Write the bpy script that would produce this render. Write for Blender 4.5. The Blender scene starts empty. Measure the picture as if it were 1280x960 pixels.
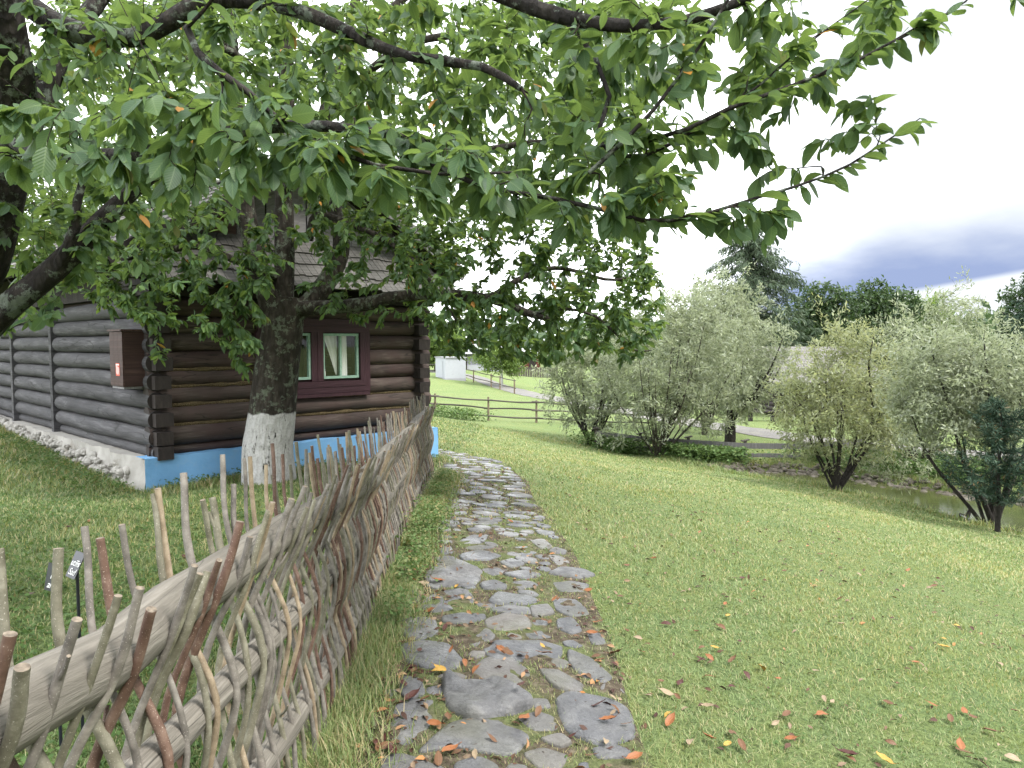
import bpy, math, random
import numpy as np
from mathutils import Vector, Matrix
R = math.radians
random.seed(7); RNG = np.random.default_rng(11)
SC = bpy.context.scene
COL = SC.collection

# ------------------------------------------------------------------ camera
FPX, PITCH, EYE = 887.0, R(3.36), 1.6
cam_d = bpy.data.cameras.new('camera'); cam = bpy.data.objects.new('camera', cam_d); COL.objects.link(cam)
cam_d.sensor_width = 36; cam_d.lens = FPX/1280*36; cam_d.clip_start = .05; cam_d.clip_end = 3000
cam.location = (0, 0, EYE); cam.rotation_euler = (R(90)-PITCH, 0, 0)
SC.camera = cam

# ------------------------------------------------------------------ light and exposure
SUN_EL, SUN_AZ = R(52), R(118)          # azimuth clockwise from +Y: from the right, a little behind
SC.view_settings.view_transform = 'Standard'; SC.view_settings.look = 'None'
SC.view_settings.gamma = 1; SC.view_settings.use_curve_mapping = False
SC.view_settings.exposure = 1.78
sun_d = bpy.data.lights.new('sun', 'SUN'); sun_d.energy = 2.0; sun_d.angle = R(14); sun_d.color = (1, .96, .9)
sun = bpy.data.objects.new('sun', sun_d); COL.objects.link(sun)
sdir = Vector((math.sin(SUN_AZ)*math.cos(SUN_EL), math.cos(SUN_AZ)*math.cos(SUN_EL), math.sin(SUN_EL)))
sun.rotation_euler = sdir.to_track_quat('Z', 'Y').to_euler(); sun.location = sdir*60

W = bpy.data.worlds.new('World'); SC.world = W; W.use_nodes = True
def world():
    nt = W.node_tree; N = nt.nodes; L = nt.links; N.clear()
    out = N.new('ShaderNodeOutputWorld'); bg = N.new('ShaderNodeBackground'); bg.inputs[1].default_value = .1
    L.new(bg.outputs[0], out.inputs[0])
    sky = N.new('ShaderNodeTexSky'); sky.sky_type = 'NISHITA'; sky.sun_disc = False
    sky.sun_elevation = SUN_EL; sky.sun_rotation = SUN_AZ; sky.air_density = 1.2; sky.dust_density = 1.5
    tc = N.new('ShaderNodeTexCoord'); sep = N.new('ShaderNodeSeparateXYZ'); L.new(tc.outputs['Generated'], sep.inputs[0])
    def M(op, a, b=None, c=None):
        n = N.new('ShaderNodeMath'); n.operation = op
        for i, v in enumerate((a, b, c)):
            if v is None: continue
            if isinstance(v, (int, float)): n.inputs[i].default_value = v
            else: L.new(v, n.inputs[i])
        return n.outputs[0]
    def sm(v, a, b):
        n = N.new('ShaderNodeMapRange'); n.interpolation_type = 'SMOOTHSTEP'; L.new(v, n.inputs[0])
        n.inputs[1].default_value = a; n.inputs[2].default_value = b; return n.outputs[0]
    # overcast sheet: thick bright cloud with thinner patches
    mp = N.new('ShaderNodeMapping'); mp.inputs['Scale'].default_value = (1, 1, 2.6); L.new(tc.outputs['Generated'], mp.inputs[0])
    nz = N.new('ShaderNodeTexNoise'); nz.inputs['Scale'].default_value = 1.6; nz.inputs['Detail'].default_value = 5; L.new(mp.outputs[0], nz.inputs[0])
    cov = sm(nz.outputs[0], .28, .46)
    c1 = N.new('ShaderNodeMix'); c1.data_type = 'RGBA'; L.new(cov, c1.inputs[0]); L.new(sky.outputs[0], c1.inputs[6]); c1.inputs[7].default_value = (11.5, 11.9, 12.3, 1)
    base = N.new('ShaderNodeMix'); base.data_type = 'RGBA'; base.inputs[0].default_value = .8
    L.new(c1.outputs[2], base.inputs[6]); base.inputs[7].default_value = (11.0, 11.4, 11.8, 1)
    # low blue-grey rain cloud far off to the right front
    az = M('ARCTAN2', sep.outputs[0], sep.outputs[1])             # 0 = straight ahead, + right
    el = M('ARCSINE', sep.outputs[2])
    n2 = N.new('ShaderNodeTexNoise'); n2.inputs['Scale'].default_value = 3.2; n2.inputs['Detail'].default_value = 3; L.new(tc.outputs['Generated'], n2.inputs[0])
    n3 = N.new('ShaderNodeTexNoise'); n3.inputs['Scale'].default_value = 9; n3.inputs['Detail'].default_value = 6; L.new(mp.outputs[0], n3.inputs[0])
    wob = M('ADD', M('MULTIPLY', M('SUBTRACT', n2.outputs[0], .5), .07), M('MULTIPLY', M('SUBTRACT', n3.outputs[0], .5), .045))
    top = M('ADD', M('ADD', M('MULTIPLY', M('SUBTRACT', az, .3), .10), .108), wob)
    bot = M('ADD', M('MULTIPLY', M('SUBTRACT', az, .3), .16), .030)
    fade_top = M('SUBTRACT', 1.0, sm(M('SUBTRACT', el, top), -.065, .035))
    fade_bot = sm(M('SUBTRACT', el, bot), -.006, .004)
    fb2 = M('MAXIMUM', fade_bot, M('SUBTRACT', 1.0, sm(az, .45, .52)))
    azm = M('MULTIPLY', sm(az, .22, .40), M('SUBTRACT', 1.0, sm(az, .95, 1.3)))
    band = M('MULTIPLY', M('MULTIPLY', fade_top, fb2), azm)
    fin = N.new('ShaderNodeMix'); fin.data_type = 'RGBA'; L.new(M('MINIMUM', M('MULTIPLY', band, M('ADD', .78, M('MULTIPLY', n3.outputs[0], .5))), 1.0), fin.inputs[0]); L.new(base.outputs[2], fin.inputs[6])
    fin.inputs[7].default_value = (1.12, 1.40, 2.2, 1)
    # pale blue tint higher up on the right side
    hi = N.new('ShaderNodeMix'); hi.data_type = 'RGBA'
    L.new(M('MULTIPLY', M('MULTIPLY', sm(az, .22, .5), M('SUBTRACT', 1.0, sm(el, .45, .9))), .97), hi.inputs[0])
    hi.inputs[7].default_value = (2.85, 3.0, 3.15, 1)
    L.new(base.outputs[2], hi.inputs[6]); L.new(hi.outputs[2], fin.inputs[6])
    L.new(fin.outputs[2], bg.inputs[0])
world()
SC.cycles.max_bounces = 7; SC.cycles.diffuse_bounces = 3; SC.cycles.glossy_bounces = 2; SC.cycles.transmission_bounces = 4
SC.cycles.transparent_max_bounces = 6; SC.cycles.use_denoising = True; SC.cycles.caustics_reflective = False; SC.cycles.caustics_refractive = False
SC.cycles.use_adaptive_sampling = True; SC.cycles.adaptive_threshold = .02

# ------------------------------------------------------------------ projection used as a surveyor's tool
def ray(px, py):
    a = (px-640)/FPX; b = (480-py)/FPX
    return Vector((a, math.cos(PITCH)+b*math.sin(PITCH), -math.sin(PITCH)+b*math.cos(PITCH)))
def P(px, py, Y):
    d = ray(px, py); t = Y/d.y
    return np.array((d.x*t, Y, EYE+d.z*t))

# ------------------------------------------------------------------ smooth pseudo noise
_k = RNG.normal(size=(10, 3)); _k /= np.linalg.norm(_k, axis=1)[:, None]; _k *= RNG.uniform(.6, 1.7, (10, 1)); _ph = RNG.uniform(0, 6.28, 10)
def vn(p, s=1.0):
    p = np.atleast_2d(np.asarray(p, float))
    return np.sin(p@(_k.T*s*2.4)+_ph).mean(axis=1)*1.6

# ------------------------------------------------------------------ terrain
ctrl = [(0, 0, 0), (-.3, 3, 0), (.1, 5, -.06), (-.2, 8, -.17), (-.8, 11.4, -.31), (-2, 3, .04), (-3, 1, .05), (-4, 5, .06), (-9, 9, .12), (-14, 16, .3), (-16, 5, .3),
        (3, 1, -.36), (6, 3, -.92), (12.5, 8, -2.0), (9, 0, -1.2), (2, 2.6, -.22), (-6, -5, .1), (3, -5, -.3), (0, -10, 0), (14, -3, -1.8),
        (-3, 26, -1.2), (-10, 30, -.9), (-12, 45, -1.4), (4, 45, -2.1), (15, 40, -2.2), (24, 26, -2.2), (24, 45, -2.2), (9.8, 31, -2.2), (13, 24.6, -2.25),
        (7, 23, -2.25), (5.5, 24.6, -2.2), (11, 28, -2.2), (20, 18, -2.2), (-20, 65, -1.9), (0, 62, -2.05), (30, 65, -2.2), (-30, 30, -.5), (-30, 0, .4), (30, 5, -2.3), (30, -10, -2.0), (-10,-15,.2)]
for px, py, Y in [(175, 613, 8.4), (547, 578, 11.3), (10, 530, 13.2), (335, 600, 8.6), (600, 525.5, 31), (680, 528.5, 31), (740, 556, 25), (820, 571, 23), (900, 589, 21), (1045, 613, 17), (1240, 657, 14),
                  (560, 469, 64), (643, 492, 51)]:
    ctrl.append(tuple(P(px, py, Y)))
ctrl = np.array(ctrl)
def _tps_fit(c):
    n = len(c); d = np.linalg.norm(c[:, None, :2]-c[None, :, :2], axis=2)
    K = np.where(d > 0, d*d*np.log(d+1e-9), 0)+np.eye(n)*.25
    Pm = np.c_[np.ones(n), c[:, :2]]
    A = np.block([[K, Pm], [Pm.T, np.zeros((3, 3))]])
    return np.linalg.solve(A, np.r_[c[:, 2], np.zeros(3)])
_w = _tps_fit(ctrl)
POND = np.array([(6.7, 21.2), (8.3, 17.6), (9.9, 13.8), (11.6, 9.8), (14, 6), (20, 3), (25, 5), (22, 11), (17, 14.6), (12.9, 17.4), (11.8, 18.6), (10.6, 20.2), (9.2, 21.7), (7.6, 22.0)])
WATER = -2.45
def poly_sd(P2, poly):          # signed distance, + inside
    P2 = np.atleast_2d(P2); n = len(poly); dmin = np.full(len(P2), 1e9); ins = np.zeros(len(P2), bool)
    for i in range(n):
        a = poly[i]; b = poly[(i+1) % n]; ab = b-a
        t = np.clip(((P2-a)@ab)/(ab@ab), 0, 1); q = a+t[:, None]*ab
        dmin = np.minimum(dmin, np.linalg.norm(P2-q, axis=1))
        c = ((a[1] > P2[:, 1]) != (b[1] > P2[:, 1])) & (P2[:, 0] < (b[0]-a[0])*(P2[:, 1]-a[1])/(b[1]-a[1]+1e-12)+a[0])
        ins ^= c
    return np.where(ins, dmin, -dmin)
def sstep(x, a, b):
    t = np.clip((x-a)/(b-a), 0, 1); return t*t*(3-2*t)
def terr(x, y):
    x = np.atleast_1d(np.asarray(x, float)); y = np.atleast_1d(np.asarray(y, float)); z = np.zeros(len(x))
    for s in range(0, len(x), 20000):
        X = x[s:s+20000]; Y = y[s:s+20000]
        Xc = np.clip(X, -32, 34); Yc = np.clip(Y, -12, 70)
        d = np.hypot(Xc[:, None]-ctrl[None, :, 0], Yc[:, None]-ctrl[None, :, 1])
        zz = (d*d*np.log(d+1e-9))@_w[:len(ctrl)]+_w[-3]+_w[-2]*Xc+_w[-1]*Yc
        far = np.hypot(X-Xc, Y-Yc); zz = zz+(-2.2-zz)*sstep(far, 5, 60)
        zz += .012*np.sin(X*1.9+Y*.7)+.010*np.sin(Y*2.3-X*1.1)+.006*np.sin(X*4.7+1)*np.sin(Y*4.1)
        m = (X > 4) & (X < 27) & (Y > 1) & (Y < 25)
        if m.any():
            sd = poly_sd(np.c_[X[m], Y[m]], POND); k = sstep(sd, -.55, .35)
            zz[m] = zz[m]+(np.minimum(zz[m], WATER-.35)-zz[m])*k
        z[s:s+20000] = zz
    return z
def tz(x, y): return float(terr(x, y)[0])
def G(px, py):                  # where the ground is seen at that place
    d = ray(px, py); Y = np.linspace(1.2, 70, 1400); t = Y/d.y
    g = terr(d.x*t, Y); h = EYE+d.z*t; i = np.argmax(h < g)
    if h[i] >= g[i]: i = len(Y)-1
    if i > 0:
        a = h[i-1]-g[i-1]; b = h[i]-g[i]; f = a/(a-b) if a != b else 0; Yi = Y[i-1]+f*(Y[i]-Y[i-1])
    else: Yi = Y[0]
    t = Yi/d.y; return np.array((d.x*t, Yi, tz(d.x*t, Yi)))

# ------------------------------------------------------------------ mesh builder
class MB:
    def __init__(s): s.v = []; s.f = {3: [], 4: []}; s.n = 0
    def add(s, v, f, uv=None, tint=0.0, mat=0, smooth=True):
        v = np.asarray(v, float).reshape(-1, 3); f = np.asarray(f, int); k = f.shape[1]
        if uv is None: uv = np.zeros((len(f)*k, 2))
        tint = np.broadcast_to(np.asarray(tint, float), (len(v),)) if np.ndim(tint) < 1 or len(tint) == len(v) else tint
        s.v.append((v, tint)); s.f[k].append((f+s.n, np.asarray(uv).reshape(-1, 2), np.full(len(f), mat), np.full(len(f), smooth))); s.n += len(v); return s
    def build(s, name, mats, parent=None, loc=None):
        V = np.concatenate([a for a, _ in s.v]); T = np.concatenate([b for _, b in s.v])
        if parent is not None: V = V-np.array(parent.location)
        me = bpy.data.meshes.new(name); me.vertices.add(len(V)); me.vertices.foreach_set('co', V.astype('f4').ravel())
        li, ls, lt, uv, mt, sm = [], [], [], [], [], []; off = 0
        for k in (3, 4):
            for f, u, m, sh in s.f[k]:
                li.append(f.ravel()); ls.append(off+np.arange(len(f))*k); lt.append(np.full(len(f), k)); off += len(f)*k
                uv.append(u); mt.append(m); sm.append(sh)
        li = np.concatenate(li); ls = np.concatenate(ls); lt = np.concatenate(lt); uv = np.concatenate(uv)
        me.loops.add(len(li)); me.loops.foreach_set('vertex_index', li.astype('i4'))
        me.polygons.add(len(ls)); me.polygons.foreach_set('loop_start', ls.astype('i4')); me.polygons.foreach_set('loop_total', lt.astype('i4'))
        me.polygons.foreach_set('material_index', np.concatenate(mt).astype('i4')); me.polygons.foreach_set('use_smooth', np.concatenate(sm))
        u = me.uv_layers.new(name='UVMap'); u.data.foreach_set('uv', uv.astype('f4').ravel())
        a = me.attributes.new('tint', 'FLOAT', 'POINT'); a.data.foreach_set('value', T.astype('f4'))
        for m in (mats if isinstance(mats, (list, tuple)) else [mats]): me.materials.append(m)
        me.update(calc_edges=True)
        o = bpy.data.objects.new(name, me); COL.objects.link(o)
        if parent is not None: o.parent = parent
        return o

def tag(o, label=None, cat=None, group=None, kind=None):
    if label: o['label'] = label
    if cat: o['category'] = cat
    if group: o['group'] = group
    if kind: o['kind'] = kind
    return o
def thing(name, label, cat, loc, group=None):
    o = bpy.data.objects.new(name, None); o.empty_display_size = .2; COL.objects.link(o); o.location = [float(c) for c in loc]
    return tag(o, label, cat, group)

def tube(mb, pts, rad, sides=8, tint=0.0, mat=0, cap=True, capmat=None, rough=0.0, nseed=0.0, v0=0.0):
    pts = np.asarray(pts, float); n = len(pts); rad = np.broadcast_to(np.asarray(rad, float), (n,))
    t = np.gradient(pts, axis=0); t /= np.linalg.norm(t, axis=1)[:, None]+1e-9
    ref = np.array((0, 0, 1.)) if abs(t[0][2]) < .8 else np.array((1., 0, 0))
    A = np.empty((n, 3)); a = np.cross(ref, t[0]); a /= np.linalg.norm(a)
    for i in range(n):
        a = a-t[i]*(a@t[i]); a /= np.linalg.norm(a)+1e-9; A[i] = a
    B = np.cross(t, A); th = np.arange(sides)*2*math.pi/sides
    ring = A[:, None, :]*np.cos(th)[None, :, None]+B[:, None, :]*np.sin(th)[None, :, None]
    r = rad[:, None]*np.ones((1, sides))
    if rough:
        q = (pts[:, None, :]+ring*rad[:, None, None]).reshape(-1, 3)+nseed
        r = r*(1+rough*vn(q, 1/max(rad.mean()*1.6, .01)*.35).reshape(n, sides))
    V = (pts[:, None, :]+ring*r[:, :, None]).reshape(-1, 3)
    i = np.repeat(np.arange(n-1), sides); j = np.tile(np.arange(sides), n-1); j2 = (j+1) % sides
    F = np.c_[i*sides+j, i*sides+j2, (i+1)*sides+j2, (i+1)*sides+j]
    L = np.r_[0, np.cumsum(np.linalg.norm(np.diff(pts, axis=0), axis=1))]+v0
    UV = np.stack([np.c_[j/sides, L[i]], np.c_[(j+1)/sides, L[i]], np.c_[(j+1)/sides, L[i+1]], np.c_[j/sides, L[i+1]]], axis=1).reshape(-1, 2)
    mb.add(V, F, UV, tint, mat)
    if cap:
        cm = mat if capmat is None else capmat
        for e, s_ in ((0, -1), (n-1, 1)):
            base = V[e*sides:(e+1)*sides]; vv = np.vstack([base, pts[e]+t[e]*s_*rad[e]*.08])
            jj = np.arange(sides); f = np.c_[jj, (jj+1) % sides, np.full(sides, sides)]
            if s_ < 0: f = f[:, ::-1]
            mb.add(vv, f, None, tint, cm, smooth=False)

BOXF = np.array([(0, 3, 2, 1), (4, 5, 6, 7), (0, 1, 5, 4), (1, 2, 6, 5), (2, 3, 7, 6), (3, 0, 4, 7)])
def box8(mb, c8, mat=0, tint=0.0):      # eight corners: bottom loop, top loop
    c8 = np.asarray(c8, float); uv = []
    for f in BOXF:
        q = c8[f]; e1 = np.linalg.norm(q[1]-q[0]); e2 = np.linalg.norm(q[3]-q[0])
        uv += ([(0, 0), (e1, 0), (e1, e2), (0, e2)] if e1 > e2 else [(0, 0), (0, e1), (e2, e1), (e2, 0)])
    mb.add(c8[BOXF].reshape(-1, 3), np.arange(24).reshape(6, 4), uv, tint, mat, smooth=False)
def obox(mb, o, ex, ey, ez, mat=0, tint=0.0):   # corner plus three edge vectors
    o, ex, ey, ez = map(lambda a: np.asarray(a, float), (o, ex, ey, ez))
    if np.dot(np.cross(ex, ey), ez) < 0: o = o+ex; ex = -ex
    box8(mb, [o, o+ex, o+ex+ey, o+ey, o+ez, o+ex+ez, o+ex+ey+ez, o+ey+ez], mat, tint)

def spline(pts, n):
    pts = np.asarray(pts, float); m = len(pts)
    if m < 3: return pts[0]+(pts[-1]-pts[0])*np.linspace(0, 1, n)[:, None]
    p = np.vstack([2*pts[0]-pts[1], pts, 2*pts[-1]-pts[-2]]); out = []
    for s in np.linspace(0, m-1-1e-6, n):
        i = int(s); f = s-i; a, b, c, d = p[i:i+4]
        out.append(.5*((2*b)+(-a+c)*f+(2*a-5*b+4*c-d)*f*f+(-a+3*b-3*c+d)*f**3))
    return np.array(out)

# ------------------------------------------------------------------ materials
class NT:
    def __init__(s, name):
        s.m = bpy.data.materials.new(name); s.m.use_nodes = True; s.nt = s.m.node_tree; s.N = s.nt.nodes; s.L = s.nt.links
        s.b = s.N['Principled BSDF']; s.out = s.N['Material Output']
    def node(s, t, **kw):
        n = s.N.new(t)
        for k, v in kw.items(): setattr(n, k, v)
        return n
    def set(s, sock, v):
        if isinstance(v, (int, float)): sock.default_value = v
        elif isinstance(v, tuple): sock.default_value = v if len(v) == 4 or sock.type == 'VECTOR' else (*v, 1)
        else: s.L.new(v, sock)
    def coord(s, kind='Object', scale=(1, 1, 1)):
        tc = s.node('ShaderNodeTexCoord'); mp = s.node('ShaderNodeMapping'); s.L.new(tc.outputs[kind], mp.inputs[0]); mp.inputs['Scale'].default_value = scale
        return mp.outputs[0]
    def pos(s, scale=(1, 1, 1)):
        g = s.node('ShaderNodeNewGeometry'); mp = s.node('ShaderNodeMapping'); s.L.new(g.outputs['Position'], mp.inputs[0]); mp.inputs['Scale'].default_value = scale
        return mp.outputs[0]
    def noise(s, vec, scale, detail=4, rough=.55, dist=0):
        n = s.node('ShaderNodeTexNoise'); s.L.new(vec, n.inputs['Vector']); n.inputs['Scale'].default_value = scale
        n.inputs['Detail'].default_value = detail; n.inputs['Roughness'].default_value = rough; n.inputs['Distortion'].default_value = dist; return n.outputs[0]
    def voro(s, vec, scale, feature='F1', out='Distance'):
        n = s.node('ShaderNodeTexVoronoi', feature=feature); s.L.new(vec, n.inputs['Vector']); n.inputs['Scale'].default_value = scale; return n.outputs[out]
    def ramp(s, fac, stops, interp='LINEAR'):
        n = s.node('ShaderNodeValToRGB'); s.L.new(fac, n.inputs[0]); r = n.color_ramp; r.interpolation = interp
        while len(r.elements) < len(stops): r.elements.new(.5)
        for e, (p, c) in zip(r.elements, stops):
            e.position = p; e.color = (*c, 1) if isinstance(c, tuple) else (c, c, c, 1)
        return n.outputs[0]
    def mix(s, f, a, b, blend='MIX'):
        n = s.node('ShaderNodeMix', data_type='RGBA', blend_type=blend); s.set(n.inputs[0], f); s.set(n.inputs[6], a); s.set(n.inputs[7], b); return n.outputs[2]
    def math(s, op, a, b=0.0):
        n = s.node('ShaderNodeMath', operation=op); s.set(n.inputs[0], a); s.set(n.inputs[1], b); return n.outputs[0]
    def attr(s, name='tint'):
        n = s.node('ShaderNodeAttribute'); n.attribute_name = name; return n.outputs['Fac']
    def bump(s, h, strength=.5, dist=.01, prev=None):
        n = s.node('ShaderNodeBump'); s.L.new(h, n.inputs['Height']); n.inputs['Strength'].default_value = strength; n.inputs['Distance'].default_value = dist
        if prev is not None: s.L.new(prev, n.inputs['Normal'])
        s.L.new(n.outputs[0], s.b.inputs['Normal']); return n.outputs[0]
    def base(s, c, rough=.8, spec=.3):
        s.set(s.b.inputs['Base Color'], c); s.set(s.b.inputs['Roughness'], rough); s.b.inputs['Specular IOR Level'].default_value = spec

def leaf_mat(name, stops, trans, tfac=.42, rough=.42, spec=.45, veins=False, back=None):
    t = NT(name); c = t.ramp(t.attr(), stops)
    nz = t.noise(t.pos(), 2.2, 2); c = t.mix(t.math('MULTIPLY', nz, .5), c, t.mix(1.0, c, (.72, .8, .7), 'MULTIPLY'))
    if back:
        g = t.node('ShaderNodeNewGeometry'); c = t.mix(t.math('MULTIPLY', g.outputs['Backfacing'], .75), c, back)
    if veins:
        tc = t.node('ShaderNodeTexCoord'); sp = t.node('ShaderNodeSeparateXYZ'); t.L.new(tc.outputs['UV'], sp.inputs[0])
        av = t.math('ABSOLUTE', sp.outputs[1]); ph = t.math('SUBTRACT', t.math('MULTIPLY', sp.outputs[0], 9.0), t.math('MULTIPLY', av, 3.0))
        tri = t.math('ABSOLUTE', t.math('SUBTRACT', t.math('FRACT', ph), .5))
        side = t.ramp(tri, [(0, 1.0), (.09, .15), (.2, 0.0)]); mid = t.ramp(av, [(0, 1.0), (.05, .8), (.09, 0.0)])
        v = t.math('MAXIMUM', side, mid); c = t.mix(t.math('MULTIPLY', v, .34), c, t.mix(.6, c, (.28, .36, .16)))
        t.bump(t.math('SUBTRACT', 1.0, tri), .5, .002)
    t.base(c, rough, spec)
    tr = t.node('ShaderNodeBsdfTranslucent'); t.set(tr.inputs[0], t.mix(.55, c, trans) if True else trans)
    mx = t.node('ShaderNodeMixShader'); mx.inputs[0].default_value = tfac
    t.L.new(t.b.outputs[0], mx.inputs[1]); t.L.new(tr.outputs[0], mx.inputs[2]); t.L.new(mx.outputs[0], t.out.inputs[0])
    return t.m

YEL = [(.955, (.42, .26, .04)), (.975, (.42, .16, .03)), (1.0, (.22, .08, .03))]
M = {}
M['leaf_near'] = leaf_mat('near cherry leaves', [(0, (.024, .056, .028)), (.5, (.044, .092, .040)), (.945, (.086, .142, .050))]+YEL, (.30, .42, .06), .37, .5, .3, True, back=(.075, .135, .075))
M['leaf_mid'] = leaf_mat('cherry leaves', [(0, (.022, .050, .019)), (.5, (.042, .086, .029)), (.95, (.090, .150, .042))]+YEL, (.31, .43, .055), .37, .5, .28, back=(.06, .11, .055))
M['leaf_willow'] = leaf_mat('willow leaves', [(0, (.125, .150, .080)), (.5, (.225, .250, .150)), (.85, (.33, .35, .235)), (1, (.46, .48, .41))], (.44, .50, .24), .38, .5, .4, back=(.30, .33, .26))
M['leaf_willow_yellow'] = leaf_mat('yellowing willow leaves', [(0, (.130, .155, .072)), (.5, (.225, .250, .125)), (.85, (.32, .345, .20)), (1, (.42, .44, .34))], (.50, .52, .16), .38, .5, .4, back=(.29, .31, .22))
M['leaf_dark'] = leaf_mat('dark broad leaves', [(0, (.026, .050, .022)), (.6, (.045, .080, .032)), (1, (.085, .12, .045))], (.12, .2, .05), .25, .5, .3)
M['leaf_bright'] = leaf_mat('bright broad leaves', [(0, (.07, .12, .03)), (.6, (.11, .18, .045)), (1, (.17, .23, .07))], (.32, .42, .08), .4, .5, .3)
M['needle'] = leaf_mat('conifer needles', [(0, (.024, .046, .030)), (.6, (.040, .070, .046)), (1, (.075, .105, .070))], (.05, .09, .04), .1, .6, .2)
M['needle_pine'] = leaf_mat('pine needles', [(0, (.020, .042, .028)), (.6, (.036, .066, .042)), (.93, (.060, .095, .060)), (1, (.20, .12, .06))], (.04, .09, .05), .1, .6, .2)
M['needle_pale'] = leaf_mat('larch needles', [(0, (.050, .075, .048)), (.6, (.085, .12, .075)), (1, (.14, .17, .11))], (.10, .15, .06), .2, .6, .2)
M['weed'] = leaf_mat('weed leaves', [(0, (.045, .09, .025)), (.6, (.085, .145, .045)), (.9, (.14, .19, .08)), (1, (.28, .25, .12))], (.25, .36, .08), .3, .6, .2)

def grass_mat():
    t = NT('grass blades'); c = t.ramp(t.attr(), [(0, (.062, .104, .034)), (.35, (.133, .198, .072)), (.7, (.214, .278, .118)), (.86, (.28, .29, .15)), (1, (.37, .32, .20))])
    big = t.noise(t.pos(), .55, 3); c = t.mix(t.ramp(big, [(.38, 0.0), (.66, .55)]), c, t.mix(1.0, c, (1.25, 1.08, .85), 'MULTIPLY'))
    t.base(c, .5, .35)
    tr = t.node('ShaderNodeBsdfTranslucent'); t.set(tr.inputs[0], t.mix(1.0, c, (1.5, 1.4, .8), 'MULTIPLY')); mx = t.node('ShaderNodeMixShader'); mx.inputs[0].default_value = .3
    t.L.new(t.b.outputs[0], mx.inputs[1]); t.L.new(tr.outputs[0], mx.inputs[2]); t.L.new(mx.outputs[0], t.out.inputs[0]); return t.m
M['grass'] = grass_mat()

def ground_mat():
    t = NT('lawn ground'); p = t.pos()
    fine = t.noise(p, 38, 5, .65); med = t.noise(p, 4.5, 4); big = t.noise(p, .42, 4, .6)
    st = t.noise(t.pos((1, 1, 1)), 120, 3, .7)
    c = t.ramp(fine, [(.28, (.042, .058, .024)), (.45, (.105, .152, .055)), (.62, (.180, .238, .095)), (.8, (.27, .275, .13))])
    c = t.mix(t.ramp(st, [(.35, 0.0), (.7, .5)]), c, (.215, .24, .12))
    c = t.mix(t.ramp(med, [(.40, 0.0), (.68, .45)]), c, t.mix(1.0, c, (1.3, 1.05, .8), 'MULTIPLY'))
    c = t.mix(t.ramp(big, [(.35, .5), (.6, 0.0)]), c, t.mix(1.0, c, (.72, .86, .75), 'MULTIPLY'))
    bare = t.ramp(t.noise(p, 1.7, 5, .7), [(.66, 0.0), (.74, .4)]); c = t.mix(bare, c, (.13, .11, .06))
    t.base(c, .95, .1); t.bump(t.math('ADD', fine, st), .9, .03); return t.m
M['ground'] = ground_mat()
def dirt_mat():
    t = NT('trodden path soil'); p = t.pos(); n = t.noise(p, 22, 6, .7); n2 = t.noise(p, 3.2, 4)
    c = t.ramp(n, [(.3, (.028, .022, .016)), (.5, (.075, .060, .042)), (.7, (.17, .14, .105))])
    c = t.mix(t.ramp(n2, [(.46, 0.0), (.60, .6)]), c, t.ramp(t.noise(p, 60, 4), [(.3, (.05, .08, .025)), (.7, (.14, .18, .06))]))
    t.base(c, .95, .15); t.bump(n, .9, .03); return t.m
M['dirt'] = dirt_mat()
def gravel_mat():
    t = NT('pale gravel'); p = t.pos(); v = t.voro(p, 14); n = t.noise(p, 1.1, 5)
    c = t.ramp(v, [(0, (.075, .07, .066)), (.5, (.135, .13, .124)), (1, (.19, .183, .175))]); c = t.mix(t.ramp(n, [(.45, 0.0), (.7, .6)]), c, (.22, .21, .17))
    t.base(c, .9, .2); t.bump(v, .6, .02); return t.m
M['gravel'] = gravel_mat()
def stone_mat():
    t = NT('weathered path stone'); g = t.pos(); oi = t.node('ShaderNodeObjectInfo').outputs['Random']
    n = t.noise(g, 9, 7, .68); n2 = t.noise(g, 60, 4, .7); big = t.noise(g, 2.4, 3)
    c = t.ramp(n, [(.25, (.046, .046, .048)), (.5, (.092, .091, .093)), (.72, (.165, .162, .158))])
    c = t.mix(t.math('MULTIPLY', oi, .6), c, (.058, .062, .072)); c = t.mix(t.ramp(t.math('FRACT', t.math('MULTIPLY', oi, 7.3)), [(.6, 0.0), (1, .5)]), c, (.16, .14, .115))
    c = t.mix(t.ramp(n2, [(.6, 0.0), (.75, .5)]), c, (.24, .24, .23))
    c = t.mix(t.ramp(big, [(.5, 0.0), (.68, .5)]), c, (.09, .09, .06))
    cr = t.ramp(t.voro(g, 5.5, 'DISTANCE_TO_EDGE'), [(0, 1.0), (.012, .0)]); cr = t.math('MULTIPLY', cr, t.ramp(t.noise(g, 4, 2), [(.5, 0.0), (.6, 1.0)]))
    c = t.mix(t.math('MULTIPLY', cr, .6), c, (.03, .03, .03))
    wet = t.ramp(t.noise(g, 3.5, 3), [(.40, .70), (.62, .28)])
    t.base(c, wet, .4); b = t.bump(n, .75, .03); t.bump(n2, .35, .006, b); return t.m
M['stone'] = stone_mat()
t = NT('muddy bank stone'); t.base(t.ramp(t.noise(t.pos(), 5, 5), [(.3, (.035, .03, .022)), (.55, (.085, .075, .06)), (.75, (.15, .14, .12))]), .9, .2); M['bank'] = t.m
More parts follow.
